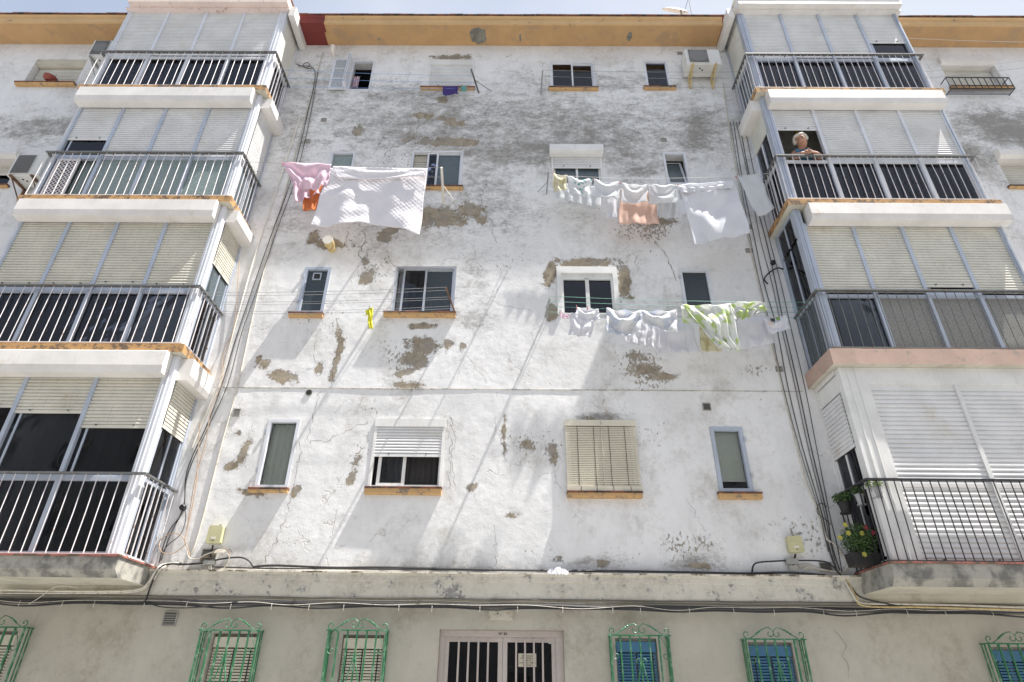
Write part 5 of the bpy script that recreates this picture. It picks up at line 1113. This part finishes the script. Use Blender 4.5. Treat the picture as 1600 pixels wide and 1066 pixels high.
for s_ in (-1, 1):
    sh_ = jn((cx+s_*.15, PY+.09, zr+.21), .085, nb); el = jn((cx+s_*.235, PY-.02, zr+.065), .062, sh_); fa = jn((cx+s_*.13, PY-.10, zr+.055), .052, el); wr = jn((cx+s_*.045-.02, PY-.15, zr+.055+.012*s_), (.028, .024), fa); pm = jn((cx-s_*.015-.02, PY-.165, zr+.06+.02*s_), (.034, .018), wr)
    for k in range(4):
        f1 = jn((cx-s_*(.045+.004*k)-.02, PY-.185+.012*k, zr+.052+.02*s_+.014*(k-1.5)), .0095, pm); f2 = jn((cx-s_*(.065+.004*k-.004*(k == 3))-.02, PY-.185+.012*k, zr+.040+.02*s_+.014*(k-1.5)), .0085, f1)
    jn((cx-s_*.012-.02, PY-.195, zr+.085+.02*s_), .0095, pm)
for s_ in (-1, 1):
    hp = jn((cx+s_*.10, PY+.28, zr-.42), .10, pel); kn = jn((cx+s_*.11, PY+.27, 8.52+.42), .065, hp); ft = jn((cx+s_*.11, PY+.30, 8.58), .045, kn); jn((cx+s_*.11, PY+.20, 8.56), .035, ft)
person = skin('person', V, Ed, Rd, 'skin'); tag(person, 'white haired woman in a blue sleeveless dress leaning on the balcony rail', 'person')
dr_ = skin('dress', [V[pel], V[sp1], V[ch], (cx-.005, PY+.09, zr+.235), (cx-.13, PY+.09, zr+.235), (cx+.13, PY+.09, zr+.235)], [(0, 1), (1, 2), (2, 3), (3, 4), (3, 5)], [(.22, .19), (.21, .18), (.23, .19), (.20, .17), (.095, .135), (.095, .135)], 'dress', person)
g = MB(); ns = 28; nrr = 18
for j in range(nrr+1):
    th = math.pi*.80*j/nrr
    for i in range(ns):
        ph = 2*math.pi*i/ns; a, b2, c2 = math.sin(th)*math.cos(ph), math.sin(th)*math.sin(ph), math.cos(th)   # right, forward, up
        k = 1+.09*mn.noise(Vector((a, b2, c2))*5+Vector((3, 1, 0)))
        face = max(0, min(1, (b2-.12)/.3))*max(0, min(1, (.66-c2)/.2)); k *= 1-.45*face
        k *= 1-.35*max(0, min(1, (-c2-.3)/.3))
        g.v.append(tuple(HC+hr*(a*.126*k)+hf*(b2*.130*k-.008)+hu*(c2*.130*k+.018)))
for j in range(nrr):
    for i in range(ns): g.f.append((j*ns+i, j*ns+(i+1) % ns, (j+1)*ns+(i+1) % ns, (j+1)*ns+i)); g.m.append(0)
g.build('hair', 'hair', person, smooth=True)
g = MB()
for s_ in (-1, 1): c = HC+hr*(s_*.038)+hu*.012; g.tube([c+hf*.10, c+hf*.117], .011, 10)
c = HC+hu*.036+hf*.116; g.tube([c-hr*.06-hf*.012, c-hr*.02, c+hr*.02, c+hr*.06-hf*.012], .0028, 5); g.build('eyes', 'wire_grey', person)
c = HC-hu*.060+hf*.112; MB().tube([c-hr*.028-hf*.008, c, c+hr*.028-hf*.008], .0055, 6).build('mouth', 'terra', person)
MB().pleat(cx+.08, cx+.20, zr-.05, UN[2]-.3, PY+.22, 3, .02).build('curtain', 'cur_yellow', bpy.data.objects['balcony'])
# ------------------------------------------------------------------ unseen block added across the street for the window glass to reflect
OB = empty('added_opposite_building', (0, -17, 0), 'plain four storey block added out of view across the street, seen only as reflections in the window glass', 'building')
M['opp'] = simple('opposite_plaster', (.42, .41, .40), .9, (.34, .33, .32), 2, (.5, .7), .2)
oh = [(x-.6, x+.6, z, z+1.2) for x in range(-24, 25, 3) for z in (1.0, 3.8, 6.5, 9.2)]
g = MB(); xs = sorted(set([-26, 26]+[h[0] for h in oh]+[h[1] for h in oh])); zs_ = sorted(set([0, 11.6]+[h[2] for h in oh]+[h[3] for h in oh])); hs_ = {(round(h[0], 2), round(h[2], 2)) for h in oh}
for a, b_ in zip(xs, xs[1:]):
    for c, d in zip(zs_, zs_[1:]):
        if (round(a, 2), round(c, 2)) in hs_: continue
        g.box(a, b_, -17.3, -17, c, d)
g.box(-26, 26, -17.45, -16.6, 11.6, 11.8); g.box(-26, 26, -27, -17.45, 0, 11.7); g.build('wall', 'opp', OB)
for h in oh: MB().frame(h[0], h[1], h[2], h[3], .06, -17.2, -17.1).build('window', 'white', OB)
# ------------------------------------------------------------------ light
SUN = Vector((4.3, -1.0, 10.8)).normalized()
w = bpy.data.worlds.new('World'); scn.world = w; w.use_nodes = True; nt = w.node_tree; nt.nodes.clear()
sky = nt.nodes.new('ShaderNodeTexSky'); sky.sky_type = 'NISHITA'; sky.sun_disc = False; sky.sun_elevation = math.asin(SUN.z); sky.sun_rotation = math.atan2(SUN.x, SUN.y)
sky.air_density = 1.0; sky.dust_density = 2.5; sky.ozone_density = 1.0
bg = nt.nodes.new('ShaderNodeBackground'); bg.inputs[1].default_value = .08; ow = nt.nodes.new('ShaderNodeOutputWorld')
tc = nt.nodes.new('ShaderNodeTexCoord'); cn_ = nt.nodes.new('ShaderNodeTexNoise'); cn_.inputs['Scale'].default_value = 2.2; cn_.inputs['Detail'].default_value = 5; nt.links.new(tc.outputs['Generated'], cn_.inputs['Vector'])
sx_ = nt.nodes.new('ShaderNodeSeparateXYZ'); nt.links.new(tc.outputs['Generated'], sx_.inputs[0])
cf = mth(nt, 'ADD', cn_.outputs[0], mth(nt, 'MULTIPLY', sx_.outputs[0], .35)); cf = ramp(nt, cf, .15, .75, .35, .95)
cl = mix(nt, cf, sky.outputs[0], (3.9, 4.15, 4.7))
nt.links.new(cl, bg.inputs[0]); nt.links.new(bg.outputs[0], ow.inputs[0])
sd = bpy.data.lights.new('sun', 'SUN'); sd.energy = 5; sd.angle = R(.5); sd.color = (1, .965, .92); so = bpy.data.objects.new('sun', sd); COL.objects.link(so)
so.rotation_euler = (-SUN).to_track_quat('-Z', 'Y').to_euler(); so.location = (5, -5, 20)
scn.view_settings.view_transform = 'Standard'; scn.view_settings.look = 'None'; scn.view_settings.gamma = 1; scn.view_settings.use_curve_mapping = False
scn.view_settings.exposure = 1.36
scn.cycles.max_bounces = 8; scn.cycles.transparent_max_bounces = 12; scn.cycles.use_denoising = True
